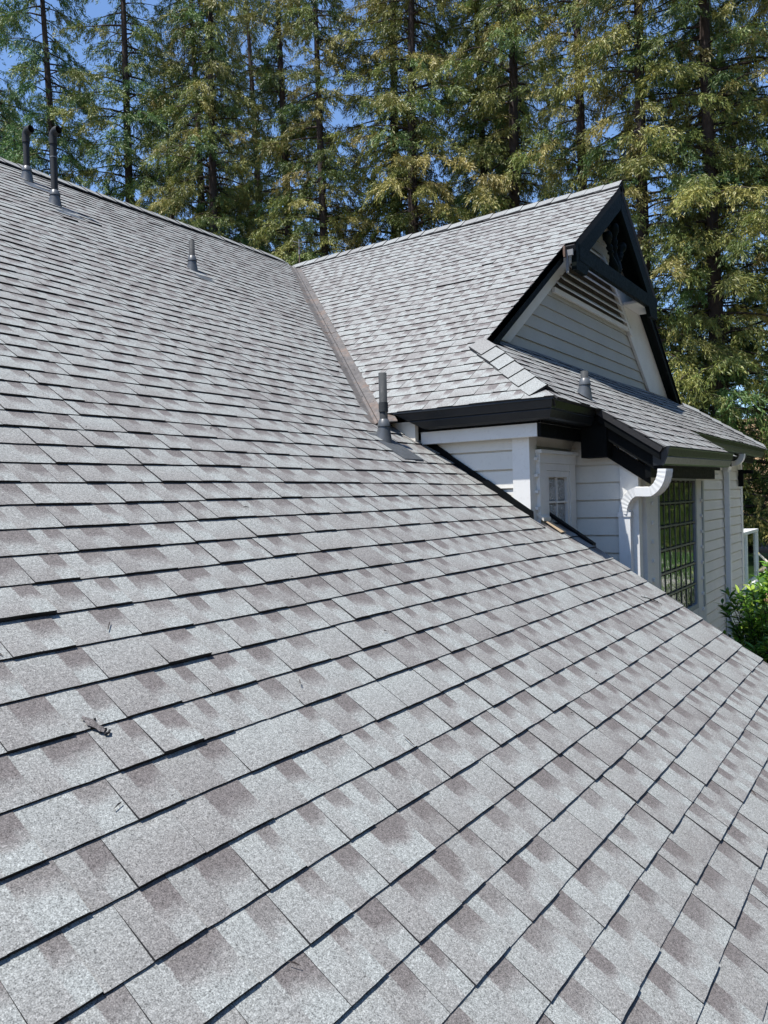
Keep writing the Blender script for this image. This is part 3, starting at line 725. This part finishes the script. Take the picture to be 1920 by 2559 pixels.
top = Vector((5.855, 1.51, .172)); wal = Vector((5.925, 1.825, -.155))
p_ = bez([top, top + Vector((0, 0, -.06)), top + Vector((0.005, .03, -.14)), top + Vector((.03, .10, -.165))], 12) + bez([top + Vector((.03, .10, -.165)), wal + Vector((-.03, -.10, .165)), ], 3)[1:] + bez([wal + Vector((-.03, -.10, .165)), wal + Vector((-.005, -.03, .14)), wal + Vector((0, 0, .06)), wal], 14)[1:]
ds = spout(p_, (1, -.3, 0), .085, .066, (1, 28), 'downspout', 'white corrugated downspout elbow at the bay corner')
c = MB(); c.box((wal.x - .035, wal.y - .044, -2.6), (wal.x + .035, wal.y + .044, wal.z - .004)); o = c.build('downspout_leg', M_SPOUT, ds)
c = MB(); c.box((wal.x - .042, wal.y - .05, wal.z - .02), (wal.x + .042, wal.y + .05, wal.z + .012)); c.build('coupling', M_SPOUT, ds)
top = Vector((12.0, 2.03, .515)); wal = Vector((12.10, 2.255, .27))
p_ = bez([top, top + Vector((0, 0, -.08)), top + Vector((.01, .06, -.12))], 8) + bez([wal + Vector((-.01, -.06, .12)), wal + Vector((0, 0, .08)), wal], 8)
ds2 = spout(p_, (1, 0, 0), .085, .07, None, 'downspout', 'thin downspout on the long clapboard wall')
c = MB(); c.box((wal.x - .04, wal.y - .035, -2.6), (wal.x + .04, wal.y + .032, wal.z - .003)); c.build('downspout_leg', M_SPOUT, ds2)

# --- windows
def window(x0, x1, z0, z1, y, cols, rows, frame, mat_pane, label, fr_mat):
    c = MB(); c.box((x0 - frame, y - .02, z0 - frame), (x0, y + .02, z1 + frame)); c.box((x1, y - .02, z0 - frame), (x1 + frame, y + .02, z1 + frame))
    c.box((x0, y - .02, z1), (x1, y + .02, z1 + frame)); c.box((x0, y - .02, z0 - frame), (x1, y + .02, z0))
    o = c.build('window', fr_mat, house, label=label)
    dx = (x1 - x0) / cols; dz = (z1 - z0) / rows; m = .0075
    for i in range(cols):
        for j in range(rows):
            c = MB(); a0, a1, b0, b1 = x0 + dx * i + m, x0 + dx * (i + 1) - m, z0 + dz * j + m, z0 + dz * (j + 1) - m
            e = .012; c.prism([(a0, y + .008, b0), (a1, y + .008, b0), (a1, y + .008, b1), (a0, y + .008, b1)], [(a0 + e, y - .004, b0 + e), (a1 - e, y - .004, b0 + e), (a1 - e, y - .004, b1 - e), (a0 + e, y - .004, b1 - e)])
            c.build('pane', mat_pane, o)
    for i in range(1, cols):
        c = MB(); c.box((x0 + dx * i - m, y - .010, z0), (x0 + dx * i + m, y + .010, z1)); c.build('muntin', fr_mat if mat_pane is not M_PANE else M_GALV2, o)
    for j in range(1, rows):
        c = MB(); c.box((x0, y - .014, z0 + dz * j - m), (x1, y + .006, z0 + dz * j + m)); c.build('muntin', fr_mat if mat_pane is not M_PANE else M_GALV2, o)
    return o
M_GALV2 = paint('grey_window_metal', (.075, .08, .075), .4, .15)
M_GREYFR = paint('grey_window_frame', (.30, .33, .36), .45, .1)
w1 = window(6.50, 7.74, -1.06, .10, YD - .022, 7, 6, .045, M_PANE, 'tall window of wavy glass panes reflecting trees', M_GREYFR)
def casing(x0, x1, z0, z1, parent, ya, yb): 
    c = MB(); c.box((x0, ya, z0), (x1, yb, z1)); return c.build('casing', M_WHITE, parent)
casing(6.125, 6.452, -1.4, .155, w1, YD - .040, YD - .002); casing(7.788, XDR - .002, -1.4, .155, w1, YD - .040, YD - .002)
casing(6.455, 7.785, -1.4, -1.108, w1, YD - .038, YD - .002); casing(6.08, XDR, .148, .175, w1, YD - .05, YD - .002)
for xx in (6.27, 7.95):
    for k in range(8): casing(xx - .02, xx + .03, -.10 - k * .15, -.075 - k * .15, w1, YD - .056, YD - .041)
c = MB(); c.box((8.0, YD - .047, -1.12), (8.06, YD - .041, .10)); c.build('shadow_gap_strip', M_GREYFR, w1)  # raised grey strip drawn in place of a gap's shadow
w2 = window(5.40, 5.765, -.61, .137, YBW - .030, 2, 4, .045, M_PANE2, 'small window of pressed glass in a white frame', M_WHITE)
ya, yb = YBW - .056, YBW - .026
casing(5.225, 5.352, -.9, .235, w2, ya, yb); casing(5.813, 5.93, -.9, .235, w2, ya, yb); casing(5.352, 5.813, .184, .235, w2, ya + .002, yb); casing(5.222, 5.935, .236, .305, w2, ya - .004, yb); casing(5.21, 5.95, .306, .330, w2, ya - .022, yb)
for k in range(4): casing(5.19, 5.222, -.10 + k * .118, -.078 + k * .118, w2, ya + .004, yb)

# ------------------------------------------------------------------ vent pipes
def vent(x, y, zf, slope, h, r, kind, label, plate=True):
    zb_ = zf(y); t = thing('vent_pipe', (x, y, zb_), label, 'vent pipe', 'vent pipes through the roof')
    n = 18; ang = [2 * math.pi * k / n for k in range(n)]
    ring = lambda rr_, zz, sh=0: [(x + rr_ * math.cos(a), y + rr_ * math.sin(a), zb_ + zz + sh * slope * rr_ * math.sin(a)) for a in ang]
    c = MB()
    if kind == 'elbow':
        c.sweep([ring(r, .03), ring(r, h - .07)], 0, False); pipe = c.build('pipe', M_PVC, t, True)
        c = MB(); d = Vector((.12, -1, 0)).normalized(); R_ = .055; cc = Vector((x, y, zb_ + h - .06)) + d * R_
        path = [(x, y, zb_ + h - .13), (x, y, zb_ + h - .062)] + [tuple(cc - d * (R_ * math.cos(a)) + Vector((0, 0, R_ * math.sin(a)))) for a in [math.pi / 2 * k / 6 for k in range(1, 7)]]
        path.append(tuple(Vector(path[-1]) + d * .03))
        c.tube(path, r * 1.2, 16, 0, False); c.build('elbow', M_PVC, t, True)
    else:
        c.sweep([ring(r, .03), ring(r, h), ring(r * .86, h), ring(r * .86, h - .1)], 0, False); c.build('pipe', M_PIPE, t, True)
    if kind == 'coupled':
        c = MB(); c.sweep([ring(r, .195), ring(r * 1.16, .195), ring(r * 1.16, .262), ring(r, .262)], 0, False); c.build('coupling', M_PIPE, t)
    if kind == 'elbow2' or (kind == 'elbow' and h > .6):
        c = MB(); c.sweep([ring(r, .46), ring(r * 1.06, .46), ring(r * 1.06, .468), ring(r, .468)], 0, False); c.build('clamp_ring', M_GALV, t)
    c = MB(); c.sweep([ring(r * 2.0, .008, 1), ring(r * 1.9, .016, 1), ring(r * 1.62, .062, .3), ring(r * 1.2, .125)], 0, False); c.build('boot', M_BOOT, t, True)
    c = MB(); c.sweep([ring(r * 1.62, .092), ring(r * 1.60, .098), ring(r * 1.22, .140), ring(r * 1.02, .145)], 0, False); c.build('storm_collar', M_BOOT, t, True)
    if plate:
        c = MB(); a, d0, d1 = 4.2 * r, -8.5 * r, 2.5 * r; f = lambda u, v, e: (x + u, y + v, zb_ + v * slope + e)
        c.prism([f(-a, d0, -.004), f(a, d0, -.004), f(a * .9, d1, -.004), f(-a * .9, d1, -.004)], [f(-a, d0, .0145), f(a, d0, .0145), f(a * .9, d1, .003), f(-a * .9, d1, .003)]); c.build('flashing_plate', M_BOOT, t)
    return t
vent(4.57, 3.10, zM, TM, .47, .029, 'coupled', 'grey vent pipe with coupling beside the white wall corner')
vent(5.52, 6.04, zM, TM, .30, .029, 'plain', 'short vent pipe alone in the middle of the upper main slope')
vent(4.58, 6.92, zM, TM, .72, .032, 'elbow', 'taller elbow topped vent pipe below the left ridge')
vent(4.73, 7.62, zM, TM, .52, .032, 'elbow', 'elbow topped vent pipe right against the left ridge')
vent(5.98, 2.14, zF, TF, .20, .030, 'plain', 'stubby vent pipe on the hip slope under the gable', False)

# ------------------------------------------------------------------ redwoods
def tree_variant(seed, H=31., Lmax=3.3, dens=1.0):
    g = np.random.default_rng(seed)
    V = []; Q = []; tn = []
    tb = MB(); lean = g.uniform(-.25, .25, 2)
    hs = np.linspace(0, H, 16); pts = [(lean[0] * math.sin(z_ * .12), lean[1] * math.sin(z_ * .1), z_) for z_ in hs]
    rad = [.27 * (1 - z_ / H) ** .8 + .02 + (.14 if i == 0 else 0) for i, z_ in enumerate(hs)]
    tb.tube(pts, rad, 10)
    n = int(320 * dens); leaves = []
    ph = g.uniform(0, 6.28, 6)
    for i in range(n):
        z0 = 1.2 + (H - 1.6) * ((i + g.random()) / n); az = i * 2.39996 + g.normal(0, .35)
        clump = math.sin(az * 2 + ph[0] + z0 * .55) + math.sin(az + ph[1] - z0 * .9) + .8 * math.sin(z0 * 1.9 + ph[2])
        if clump < -.95: continue
        f = 1 - z0 / H
        L = Lmax * (f ** .5) * g.uniform(.45, 1.15) * (1 + .13 * clump) + .25
        cx_, cy_ = lean[0] * math.sin(z0 * .12), lean[1] * math.sin(z0 * .1)
        da = np.array([math.cos(az), math.sin(az), 0]); up0 = g.uniform(-.05, .30)
        bend = g.normal(0, .25)
        def P(t): 
            a = az + bend * t * t
            return np.array([cx_ + math.cos(a) * L * t, cy_ + math.sin(a) * L * t, z0 + L * (up0 * t - .36 * t * t)])
        tb.tube([P(t) for t in (0, .25, .5, .75, 1.)], [.045 * (L / 3) + .012, .032 * (L / 3) + .01, .022, .014, .006], 4, 0, False)
        bh = np.clip(g.normal(.38, .22), 0, 1); bb = g.uniform(.2, .9)
        m = max(6, int(L * 6.5)); T = np.sort(g.uniform(.08, 1.0, m) ** .75)
        for t in T:
            p0 = P(t); sd = g.choice([-1, 1]); a = az + bend * t + sd * g.uniform(.25, 1.25)
            l = (.30 + .55 * (1 - abs(t - .7))) * g.uniform(.6, 1.15) * min(1, L / 2.2 + .3)
            dr = np.array([math.cos(a), math.sin(a), g.uniform(-1.1, -.1)]); dr /= np.linalg.norm(dr)
            k = int(36 * (.5 + l)); s_ = g.random(k)
            base = p0 + np.outer(s_ * l, dr) + g.normal(0, .045, (k, 3)); base[:, 2] -= .25 * l * s_ ** 2
            d = dr + g.normal(0, .55, (k, 3)); d[:, 2] -= .30; d /= np.linalg.norm(d, axis=1)[:, None]
            leaves.append((base, d, np.full(k, bh) + g.normal(0, .10, k) + .18 * (t - .6), np.full(k, bb) + g.uniform(-.25, .25, k)))
    B_ = np.concatenate([a[0] for a in leaves]); D = np.concatenate([a[1] for a in leaves]); hu = np.concatenate([a[2] for a in leaves]); br = np.concatenate([a[3] for a in leaves])
    N = len(B_); ln = g.uniform(.10, .21, N)[:, None]; wd = g.uniform(.011, .021, N)[:, None]
    ax = np.cross(D, g.normal(0, 1, (N, 3))); ax /= np.linalg.norm(ax, axis=1)[:, None]
    q = np.stack([B_, B_ + D * ln * .45 + ax * wd, B_ + D * ln + np.array([0, 0, -.02]), B_ + D * ln * .45 - ax * wd], 1).reshape(-1, 3)
    me = bpy.data.meshes.new('crown'); me.vertices.add(4 * N); me.vertices.foreach_set('co', q.ravel())
    me.loops.add(4 * N); me.loops.foreach_set('vertex_index', np.arange(4 * N, dtype=np.int32))
    me.polygons.add(N); me.polygons.foreach_set('loop_start', np.arange(0, 4 * N, 4, dtype=np.int32)); me.polygons.foreach_set('loop_total', np.full(N, 4, dtype=np.int32))
    me.update(calc_edges=True); me.materials.append(M_NEEDLE)
    at = me.attributes.new('tint', 'FLOAT_COLOR', 'FACE'); c = np.ones((N, 4)); c[:, 0] = np.clip(hu, 0, 1); c[:, 1] = np.clip(br, 0, 1); c[:, 2] = 0
    at.data.foreach_set('color', c.ravel())
    return tb.mesh('trunk', M_BARK, True), me
VAR = [tree_variant(40 + k, 31 + k % 3, 3.0 + .25 * (k % 4)) for k in range(5)]
NLEAF = sum(len(v[1].polygons) for v in VAR); print('needle sprays', NLEAF)
def redwood(x, y, v, rot, sc, hue, label, group):
    t = thing('redwood_tree', (x, y, -2.65), label, 'tree', group)
    for nm, me in zip(('trunk', 'crown'), VAR[v % 5]):
        o = bpy.data.objects.new(nm, me); COL.objects.link(o); o.parent = t
        if nm == 'crown': o['tint'] = (hue, R.uniform(-.12, .12) + (.2 if hue < -.1 else 0), 0.)
    t.rotation_euler = (R.uniform(-.02, .02), R.uniform(-.02, .02), rot); t.scale = (sc, sc, sc * R.uniform(.95, 1.1))
    return t
G1 = 'redwoods in the front row behind the house'
front = [
 (20.2, 36.0, 1, -.38, 'bright green redwood at the far left edge, behind the two elbow vents'),
 (21.6, 32.2, 0, -.34, 'green redwood with a dark trunk right of the two elbow vent pipes'),
 (23.2, 29.4, 2, -.12, 'bushy green brown redwood above the left ridge slope'),
 (24.6, 26.3, 3, .0, 'left one of a close pair of redwood trunks above the left ridge'),
 (24.1, 24.8, 4, .05, 'right one of a close pair of redwood trunks above the left ridge'),
 (26.9, 22.9, 5, .0, 'redwood left of the blue sky gap over the valley'),
 (26.0, 20.4, 1, .08, 'redwood with a tall bare upper trunk over the roof valley'),
 (28.4, 18.6, 2, .10, 'redwood above the lower left end of the wing ridge'),
 (27.2, 16.8, 3, .12, 'brownish redwood with hanging sprays over the wing ridge'),
 (29.6, 14.7, 0, .02, 'redwood between two bare trunks above the wing ridge'),
 (28.6, 12.9, 4, .06, 'redwood with a thin bare trunk just left of the gable peak'),
 (28.3, 10.0, 5, .08, 'redwood with a thick bare trunk rising right behind the gable peak'),
 (27.6, 7.4, 1, .10, 'redwood just right of the gable peak, trunk beside the black bargeboard'),
 (27.9, 5.2, 3, .04, 'dark redwood over the far end of the wing roof'),
 (29.4, 3.5, 2, .06, 'redwood at the far right edge, above the far gutter')]
for k, (x, y, v, hue, lab) in enumerate(front): redwood(x, y, v, R.uniform(0, 6.28), R.uniform(.92, 1.05), hue, lab, G1)
G2 = 'redwoods filling the gaps behind the front row'
BACK = ['farther redwood in the gap left of the two elbow vents', 'farther redwood showing between the first two front trunks on the left', 'farther redwood behind the bushy tree over the left ridge',
        'farther redwood behind the close pair of trunks', 'farther redwood behind the tree over the roof valley', 'farther redwood behind the lower half of the wing ridge',
        'farther redwood behind the middle of the wing ridge', 'farther redwood directly behind the gable peak', 'farther redwood behind the trees over the far gutter']
for k in range(9):
    if k in (1, 4, 6): continue
    t_ = k / 8; x = 24.5 + 10.5 * t_ + R.uniform(-1, 1) + 3.0; y = 42 - 44 * t_ + R.uniform(-1, 1) + 3.0
    redwood(x, y, R.randrange(5), R.uniform(0, 6.28), R.uniform(.9, 1.05), R.uniform(-.1, .05), BACK[k], G2)

def leaf_mass(name, boxes, n, size, mat, seed, hue, label, cat):
    g = np.random.default_rng(seed); P = []
    tot = sum(b_[6] for b_ in boxes)
    for x0, x1, y0, y1, z0, z1, wgt in boxes:
        k = int(n * wgt / tot); q = g.uniform(0, 1, (k, 3)); p = np.stack([x0 + (x1 - x0) * q[:, 0], y0 + (y1 - y0) * q[:, 1], z0 + (z1 - z0) * q[:, 2] ** .9], 1)
        keep = p[:, 2] < z0 + (z1 - z0) * (.72 + .16 * np.sin(p[:, 0] * .8 + seed) + .12 * np.sin(p[:, 0] * 2.1 + p[:, 1]))
        P.append(p[keep])
    P = np.concatenate(P); N = len(P); D = g.normal(0, 1, (N, 3)); D /= np.linalg.norm(D, axis=1)[:, None]
    ax = np.cross(D, g.normal(0, 1, (N, 3))); ax /= np.linalg.norm(ax, axis=1)[:, None]; ln = g.uniform(.6, 1.3, (N, 1)) * size
    q = np.stack([P, P + D * ln * .5 + ax * ln * .3, P + D * ln, P + D * ln * .5 - ax * ln * .3], 1).reshape(-1, 3)
    me = bpy.data.meshes.new(name); me.vertices.add(4 * N); me.vertices.foreach_set('co', q.ravel()); me.loops.add(4 * N); me.loops.foreach_set('vertex_index', np.arange(4 * N, dtype=np.int32))
    me.polygons.add(N); me.polygons.foreach_set('loop_start', np.arange(0, 4 * N, 4, dtype=np.int32)); me.polygons.foreach_set('loop_total', np.full(N, 4, dtype=np.int32)); me.update(calc_edges=True); me.materials.append(mat)
    at = me.attributes.new('tint', 'FLOAT_COLOR', 'FACE'); c = np.ones((N, 4)); c[:, 0] = np.clip(hue + g.normal(0, .15, N), 0, 1); c[:, 1] = g.uniform(.2, .9, N); at.data.foreach_set('color', c.ravel())
    return link(bpy.data.objects.new(name, me), None, label, cat, kind='stuff')
# the garden's near side, mirrored in the tall window; wood and patio also shape the light
leaf_mass('hedge', [(24, 36, -9, -6.5, -2.6, -.2, 3), (15, 26, -13, -11, -2.7, 1.2, 3)], 42000, .20, M_LAUREL, 5, .55, 'yellow green hedge mirrored in the tall window', 'hedge')
leaf_mass('woodland', [(-26, 40, -27, -20, -6, 24, 1.6), (36, 42, -26, 1, -4, 13, .5)], 90000, .95, M_NEEDLE, 6, .3, 'far wood mirrored at the top of the tall window', 'wood')  # unseen long row, raised high to block sky light from the gable
def pave_mat():
    m = paint('pale_concrete', (.50, .48, .44), .85, .15, (.3, .28, .25), .3, 1.5); return m
grid('patio', [11.6, 14.2, 16, 18, 20, 22, 24], [-7, -5, -3.4, -1.6, .3], lambda x, y: -2.59, pave_mat())  # unseen; carried on beside the long wall to bounce warm sunlight onto it

# ------------------------------------------------------------------ railing, shrub, garden things at the right
rl = thing('deck_railing', (17.9, 2.8, -2.6), 'white deck railing with glass panels beyond the house corner', 'railing')
def rb(a, bb, name, mat=M_RAIL):
    c = MB(); c.box(a, bb); return c.build(name, mat, rl)
xr_, yr_ = 17.9, 2.8
for px, py in ((xr_, yr_), (xr_ - 1.25, yr_), (xr_ - 2.5, yr_), (xr_ - 3.75, yr_), (xr_, yr_ + 1.3), (xr_, yr_ + 2.6), (xr_, yr_ + 3.9)): rb((px - .045, py - .045, -2.6), (px + .045, py + .045, -.875), 'post')
rb((xr_ - 4.3, yr_ - .05, -.874), (xr_ + .06, yr_ + .05, -.815), 'top_rail'); rb((xr_ - .05, yr_ + .052, -.873), (xr_ + .05, yr_ + 4.2, -.816), 'top_rail')
rb((xr_ - 4.3, yr_ - .03, -1.86), (xr_ - .046, yr_ + .03, -1.80), 'bottom_rail'); rb((xr_ - .03, yr_ + .046, -1.86), (xr_ + .03, yr_ + 4.2, -1.80), 'bottom_rail')
for k in range(3): rb((xr_ - 1.25 * (k + 1) + .047, yr_ - .005, -1.798), (xr_ - 1.25 * k - .047, yr_ + .005, -.876), 'glass_panel', M_CLEAR)
for k in range(3): rb((xr_ - .005, yr_ + 1.3 * k + .047, -1.798), (xr_ + .005, yr_ + 1.3 * (k + 1) - .047, -.876), 'glass_panel', M_CLEAR)
rb((XEE + .2, yr_ - .06, -2.05), (xr_ + .06, yr_ + 4.2, -1.93), 'deck_floor')

def leaf_mesh(ln, wd, bend):
    c = MB(); c.rich = True; rows = [(0, .06), (.22, .75), (.5, 1.0), (.78, .62), (1, .02)]
    idx = []
    for t, k in rows:
        z_ = -bend * t * t * ln; idx.append([c.vert((-wd * k, ln * t, z_ + .25 * wd * k)), c.vert((0, ln * t, z_)), c.vert((wd * k, ln * t, z_ + .25 * wd * k))])
    for q in range(4):
        for k in range(2): c.face((idx[q][k], idx[q][k + 1], idx[q + 1][k + 1], idx[q + 1][k]))
    return c
sh = thing('laurel_shrub', (9.42, 1.22, gz(9.42, 1.22)), 'glossy green shrub with long pointed leaves at the house corner', 'shrub')
LM = [leaf_mesh(ln, wd, bd).mesh('leaf', M_LAUREL, True) for ln, wd, bd in ((.115, .019, .25), (.10, .017, .4), (.13, .020, .15), (.09, .018, .55))]
sb = MB(); cand = []
base = Vector((9.42, 1.22, gz(9.42, 1.22)))
for k in range(260):
    az = R.uniform(0, 6.28); el = math.asin(R.uniform(.05, 1)); rr_ = R.uniform(.70, 1.0)
    tip = base + Vector((math.cos(az) * math.cos(el) * 1.08 * rr_, math.sin(az) * math.cos(el) * .90 * rr_, .25 + math.sin(el) * 1.62 * rr_))
    mid = base.lerp(tip, .5) + Vector((0, 0, -.02))
    sb.tube([base + Vector((math.cos(az) * .06, math.sin(az) * .06, 0)), mid, tip], [.012, .007, .003], 5, 0, False)
    dr = (tip - mid).normalized()
    for q in range(30):
        t = R.uniform(.12, 1.0) ** .6; p = mid.lerp(tip, t) if R.random() < .85 else base.lerp(mid, R.uniform(.5, 1))
        aa = q * 2.4 + R.uniform(-.4, .4); side = Vector((math.cos(aa), math.sin(aa), R.uniform(-.35, .45)))
        d = (side * R.uniform(.6, 1.2) + dr * .8).normalized()
        cand.append((p, d, R.randrange(4), R.uniform(.8, 1.15)))
sb.build('stem', M_TWIG, sh)
def leaf_mx(p, d, s_):
    x = d.cross(Vector((R.uniform(-.4, .4), R.uniform(-.4, .4), 1))).normalized(); z_ = x.cross(d)
    return Matrix.Translation(p) @ Matrix((x, d, z_)).transposed().to_4x4() @ Matrix.Scale(s_, 4)
def vis(cn):
    q = proj(cn[0]); return q[2] if (q[0] < 1925 and q[1] < 1700) else 99
cand.sort(key=vis)
for p, d, k, s_ in cand[:300]:
    o = bpy.data.objects.new('leaf', LM[k]); link(o, sh); o.matrix_basis = leaf_mx(p, d, s_); o['tint'] = (R.random() ** 1.3, R.random(), 0.)
fb = MB(); fb.rich = True; lv_ = [leaf_mesh(ln, wd, bd) for ln, wd, bd in ((.115, .019, .25), (.10, .017, .4), (.13, .020, .15), (.09, .018, .55))]
for p, d, k, s_ in cand[300:]:
    mx = leaf_mx(p, d, s_); o0 = len(fb.v); tt = (R.random() ** 1.3, R.random(), 0)
    for q in lv_[k].v: fb.v.append(tuple(mx @ Vector(q)))
    for f in lv_[k].f: fb.face([a + o0 for a in f], 0, tt)
fb.build('foliage', M_LAUREL, sh, True, kind='stuff')

def rock(x, y, z_, sx, sy, sz, mat, name, label, group=None, seed=0):
    g = random.Random(seed); c = MB(); nu, nv = 10, 7; rows = []
    ph = [g.uniform(0, 6) for _ in range(6)]
    for j in range(1, nv):
        th = math.pi * j / nv; row = []
        for i in range(nu):
            f = 2 * math.pi * i / nu; k = 1 + .16 * math.sin(f * 2 + ph[0] + th) + .10 * math.sin(f * 3 + ph[1]) + .1 * math.sin(th * 3 + ph[2]) + g.uniform(-.05, .05)
            row.append((x + sx * k * math.sin(th) * math.cos(f), y + sy * k * math.sin(th) * math.sin(f), z_ + sz * (.7 + k * math.cos(th))))
        rows.append(row)
    c.sweep(rows, 0, True); return c.build(name, mat, None, True, label=label, cat='rock', group=group)
G3 = 'stones heaped at the edge of the lawn'
for k, (x, y, sx, lab) in enumerate([(26.2, 4.15, .17, 'reddish stone lowest left in the heap by the lawn'), (26.45, 3.85, .19, 'pale stone beside the leaning stake'), (26.9, 4.3, .20, 'grey stone at the back of the heap, left'),
     (27.0, 3.8, .16, 'small rounded stone on top behind the leaning stake'), (26.0, 3.45, .22, 'broad stone at the right edge of the picture'), (27.3, 4.9, .18, 'dark stone half hidden behind the railing post')]):
    rock(x, y, -2.6 + (.18 if k in (2, 3) else 0), sx, sx * 1.1, sx * .8, M_STONE, 'stone', lab, G3, k)
rock(19.7, 2.80, -2.6, .20, .22, .13, M_TERRA, 'sandstone_block', 'flat orange sandstone lump on the lawn behind the shrub', None, 30)
stk = thing('garden_stake', (26.15, 3.55, -2.6), 'pale wooden stake with a yellow tip leaning over the stones', 'stake')
c = MB(); c.tube([(26.0, 3.35, -2.6), (26.25, 4.02, -1.98)], [.035, .035], 8); c.build('shaft', paint('pale_wood', (.55, .50, .42), .7), stk)
c = MB(); c.tube([(26.251, 4.023, -1.977), (26.285, 4.11, -1.90)], [.042, .040], 8); c.build('tip', paint('yellow_cap', (.62, .50, .14), .5), stk)

# wall bracket at the far corner, mast behind the valley
wb = thing('wall_bracket', (XEE - .3, YE - .03, .16), 'small black bracket on the far wall corner under the gutter', 'bracket')
c = MB(); c.box((XEE - .33, YE - .10, .06), (XEE - .27, YE - .028, .32)); c.build('upright', M_BLACK, wb)
c = MB(); c.box((XEE - .34, YE - .24, .255), (XEE - .26, YE - .101, .31)); c.build('arm', M_BLACK, wb)
ms = thing('roof_mast', (10.84, 9.08, 3.0), 'thin brown mast with a small crossarm behind the roof valley', 'mast')
c = MB(); c.tube([(10.84, 9.08, 2.4), (10.84, 9.08, 4.58)], [.014, .013], 8); c.build('pole', M_MAST, ms)
c = MB(); c.tube([(10.84, 9.08, 4.45), (10.84, 9.08, 4.53)], [.020, .020], 10); c.build('clamp', M_GALV, ms)
c = MB(); c.tube([(10.84, 9.08, 4.58), (10.84, 9.08, 4.72)], [.009, .012], 8); c.build('finial', M_GALV, ms)
c = MB(); c.tube([(10.77, 9.17, 4.69), (10.84, 9.08, 4.655), (10.91, 8.99, 4.69)], [.006, .007, .006], 6); c.build('crossarm', M_GALV, ms)

# ------------------------------------------------------------------ litter on the roof
def at_main(u, y, h): return Vector((u, y, zM(y) + h))
sc = thing('roofing_scrap', at_main(1.153, 1.646, .012), 'torn dark scrap of shingle lying across a course at lower left', 'roofing scrap')
c = MB(); c.rich = True; rows = []
for k in range(7):
    t = k / 6; wd_ = .004 + .006 * math.sin(t * 2.6 + .3) + R.uniform(-.003, .003); p = (1.138 + .026 * t, 1.680 - .050 * t)
    rows.append([c.vert(at_main(p[0] - wd_, p[1] - wd_ * .4, .0125 + R.uniform(0, .002))), c.vert(at_main(p[0], p[1], .015 + .003 * math.sin(t * 3.1) + R.uniform(0, .003))), c.vert(at_main(p[0] + wd_, p[1] + wd_ * .4, .012 + R.uniform(0, .002)))])
for k in range(6):
    for q in range(2): c.face((rows[k][q], rows[k][q + 1], rows[k + 1][q + 1], rows[k + 1][q]), 0, (1.0, 0, 9.))
c.build('torn_strip', [M_SH], sc)
c = MB(); c.tube([at_main(1.160, 1.626, .010), at_main(1.170, 1.624, .013), at_main(1.180, 1.632, .011)], [.003, .004, .002], 5); c.build('curl', M_EDGE, sc)
c = MB()
for k in range(6): 
    u, y = 1.14 + R.uniform(0, .03), 1.68 - R.uniform(0, .05); c.box(at_main(u, y, .008), at_main(u + R.uniform(.003, .008), y + R.uniform(.002, .005), .013))
c.build('crumbs', M_EDGE, sc, kind='stuff')
tg = thing('twig', at_main(5.09, 1.398, .012), 'small dark twig lying near the right edge of the main slope', 'twig')
c = MB(); c.tube([at_main(5.00, 1.455, .012), at_main(5.05, 1.425, .018), at_main(5.13, 1.385, .014)], [.002, .003, .003], 5); c.tube([at_main(5.09, 1.41, .016), at_main(5.13, 1.36, .014)], [.0025, .002], 5); c.tube([at_main(5.07, 1.415, .016), at_main(5.14, 1.405, .013)], [.002, .0015], 5); c.build('branch', M_TWIG, tg)

lb = MB()
for k in range(210):
    if k < 90:
        a = R.random(); p = P0.lerp(P1, a); u, y = p.x + R.gauss(0, .05), p.y + R.gauss(0, .05); z_ = max(zM(y), zW(u)) + .02
    else:
        u, y = R.uniform(-.5, 5.3), R.uniform(.1, 6.5)
        if y > 3.4 and u > VB[0] + (y - VB[1]) / VK - .1: continue
        if y > 2.1 and u > 5.0: continue
        z_ = zM(y) + .0135
    a = R.uniform(0, 3.14); ln = R.uniform(.006, .022); dx, dy = math.cos(a) * ln, math.sin(a) * ln; w_ = R.uniform(.0008, .002)
    zz = TM * dy if k >= 90 else 0
    nx, ny = -math.sin(a) * w_, math.cos(a) * w_
    q = [lb.vert((u - dx - nx, y - dy - ny, z_ - zz)), lb.vert((u + dx - nx, y + dy - ny, z_ + zz)), lb.vert((u + dx + nx, y + dy + ny, z_ + zz)), lb.vert((u, y, z_ + .004)), lb.vert((u - dx + nx, y - dy + ny, z_ - zz))]
    lb.face((q[0], q[1], q[3])); lb.face((q[1], q[2], q[3])); lb.face((q[2], q[4], q[3])); lb.face((q[4], q[0], q[3]))
lb.build('needle_litter', M_TWIG, None, label='dry needles and specks scattered over the shingles', cat='litter', kind='stuff')
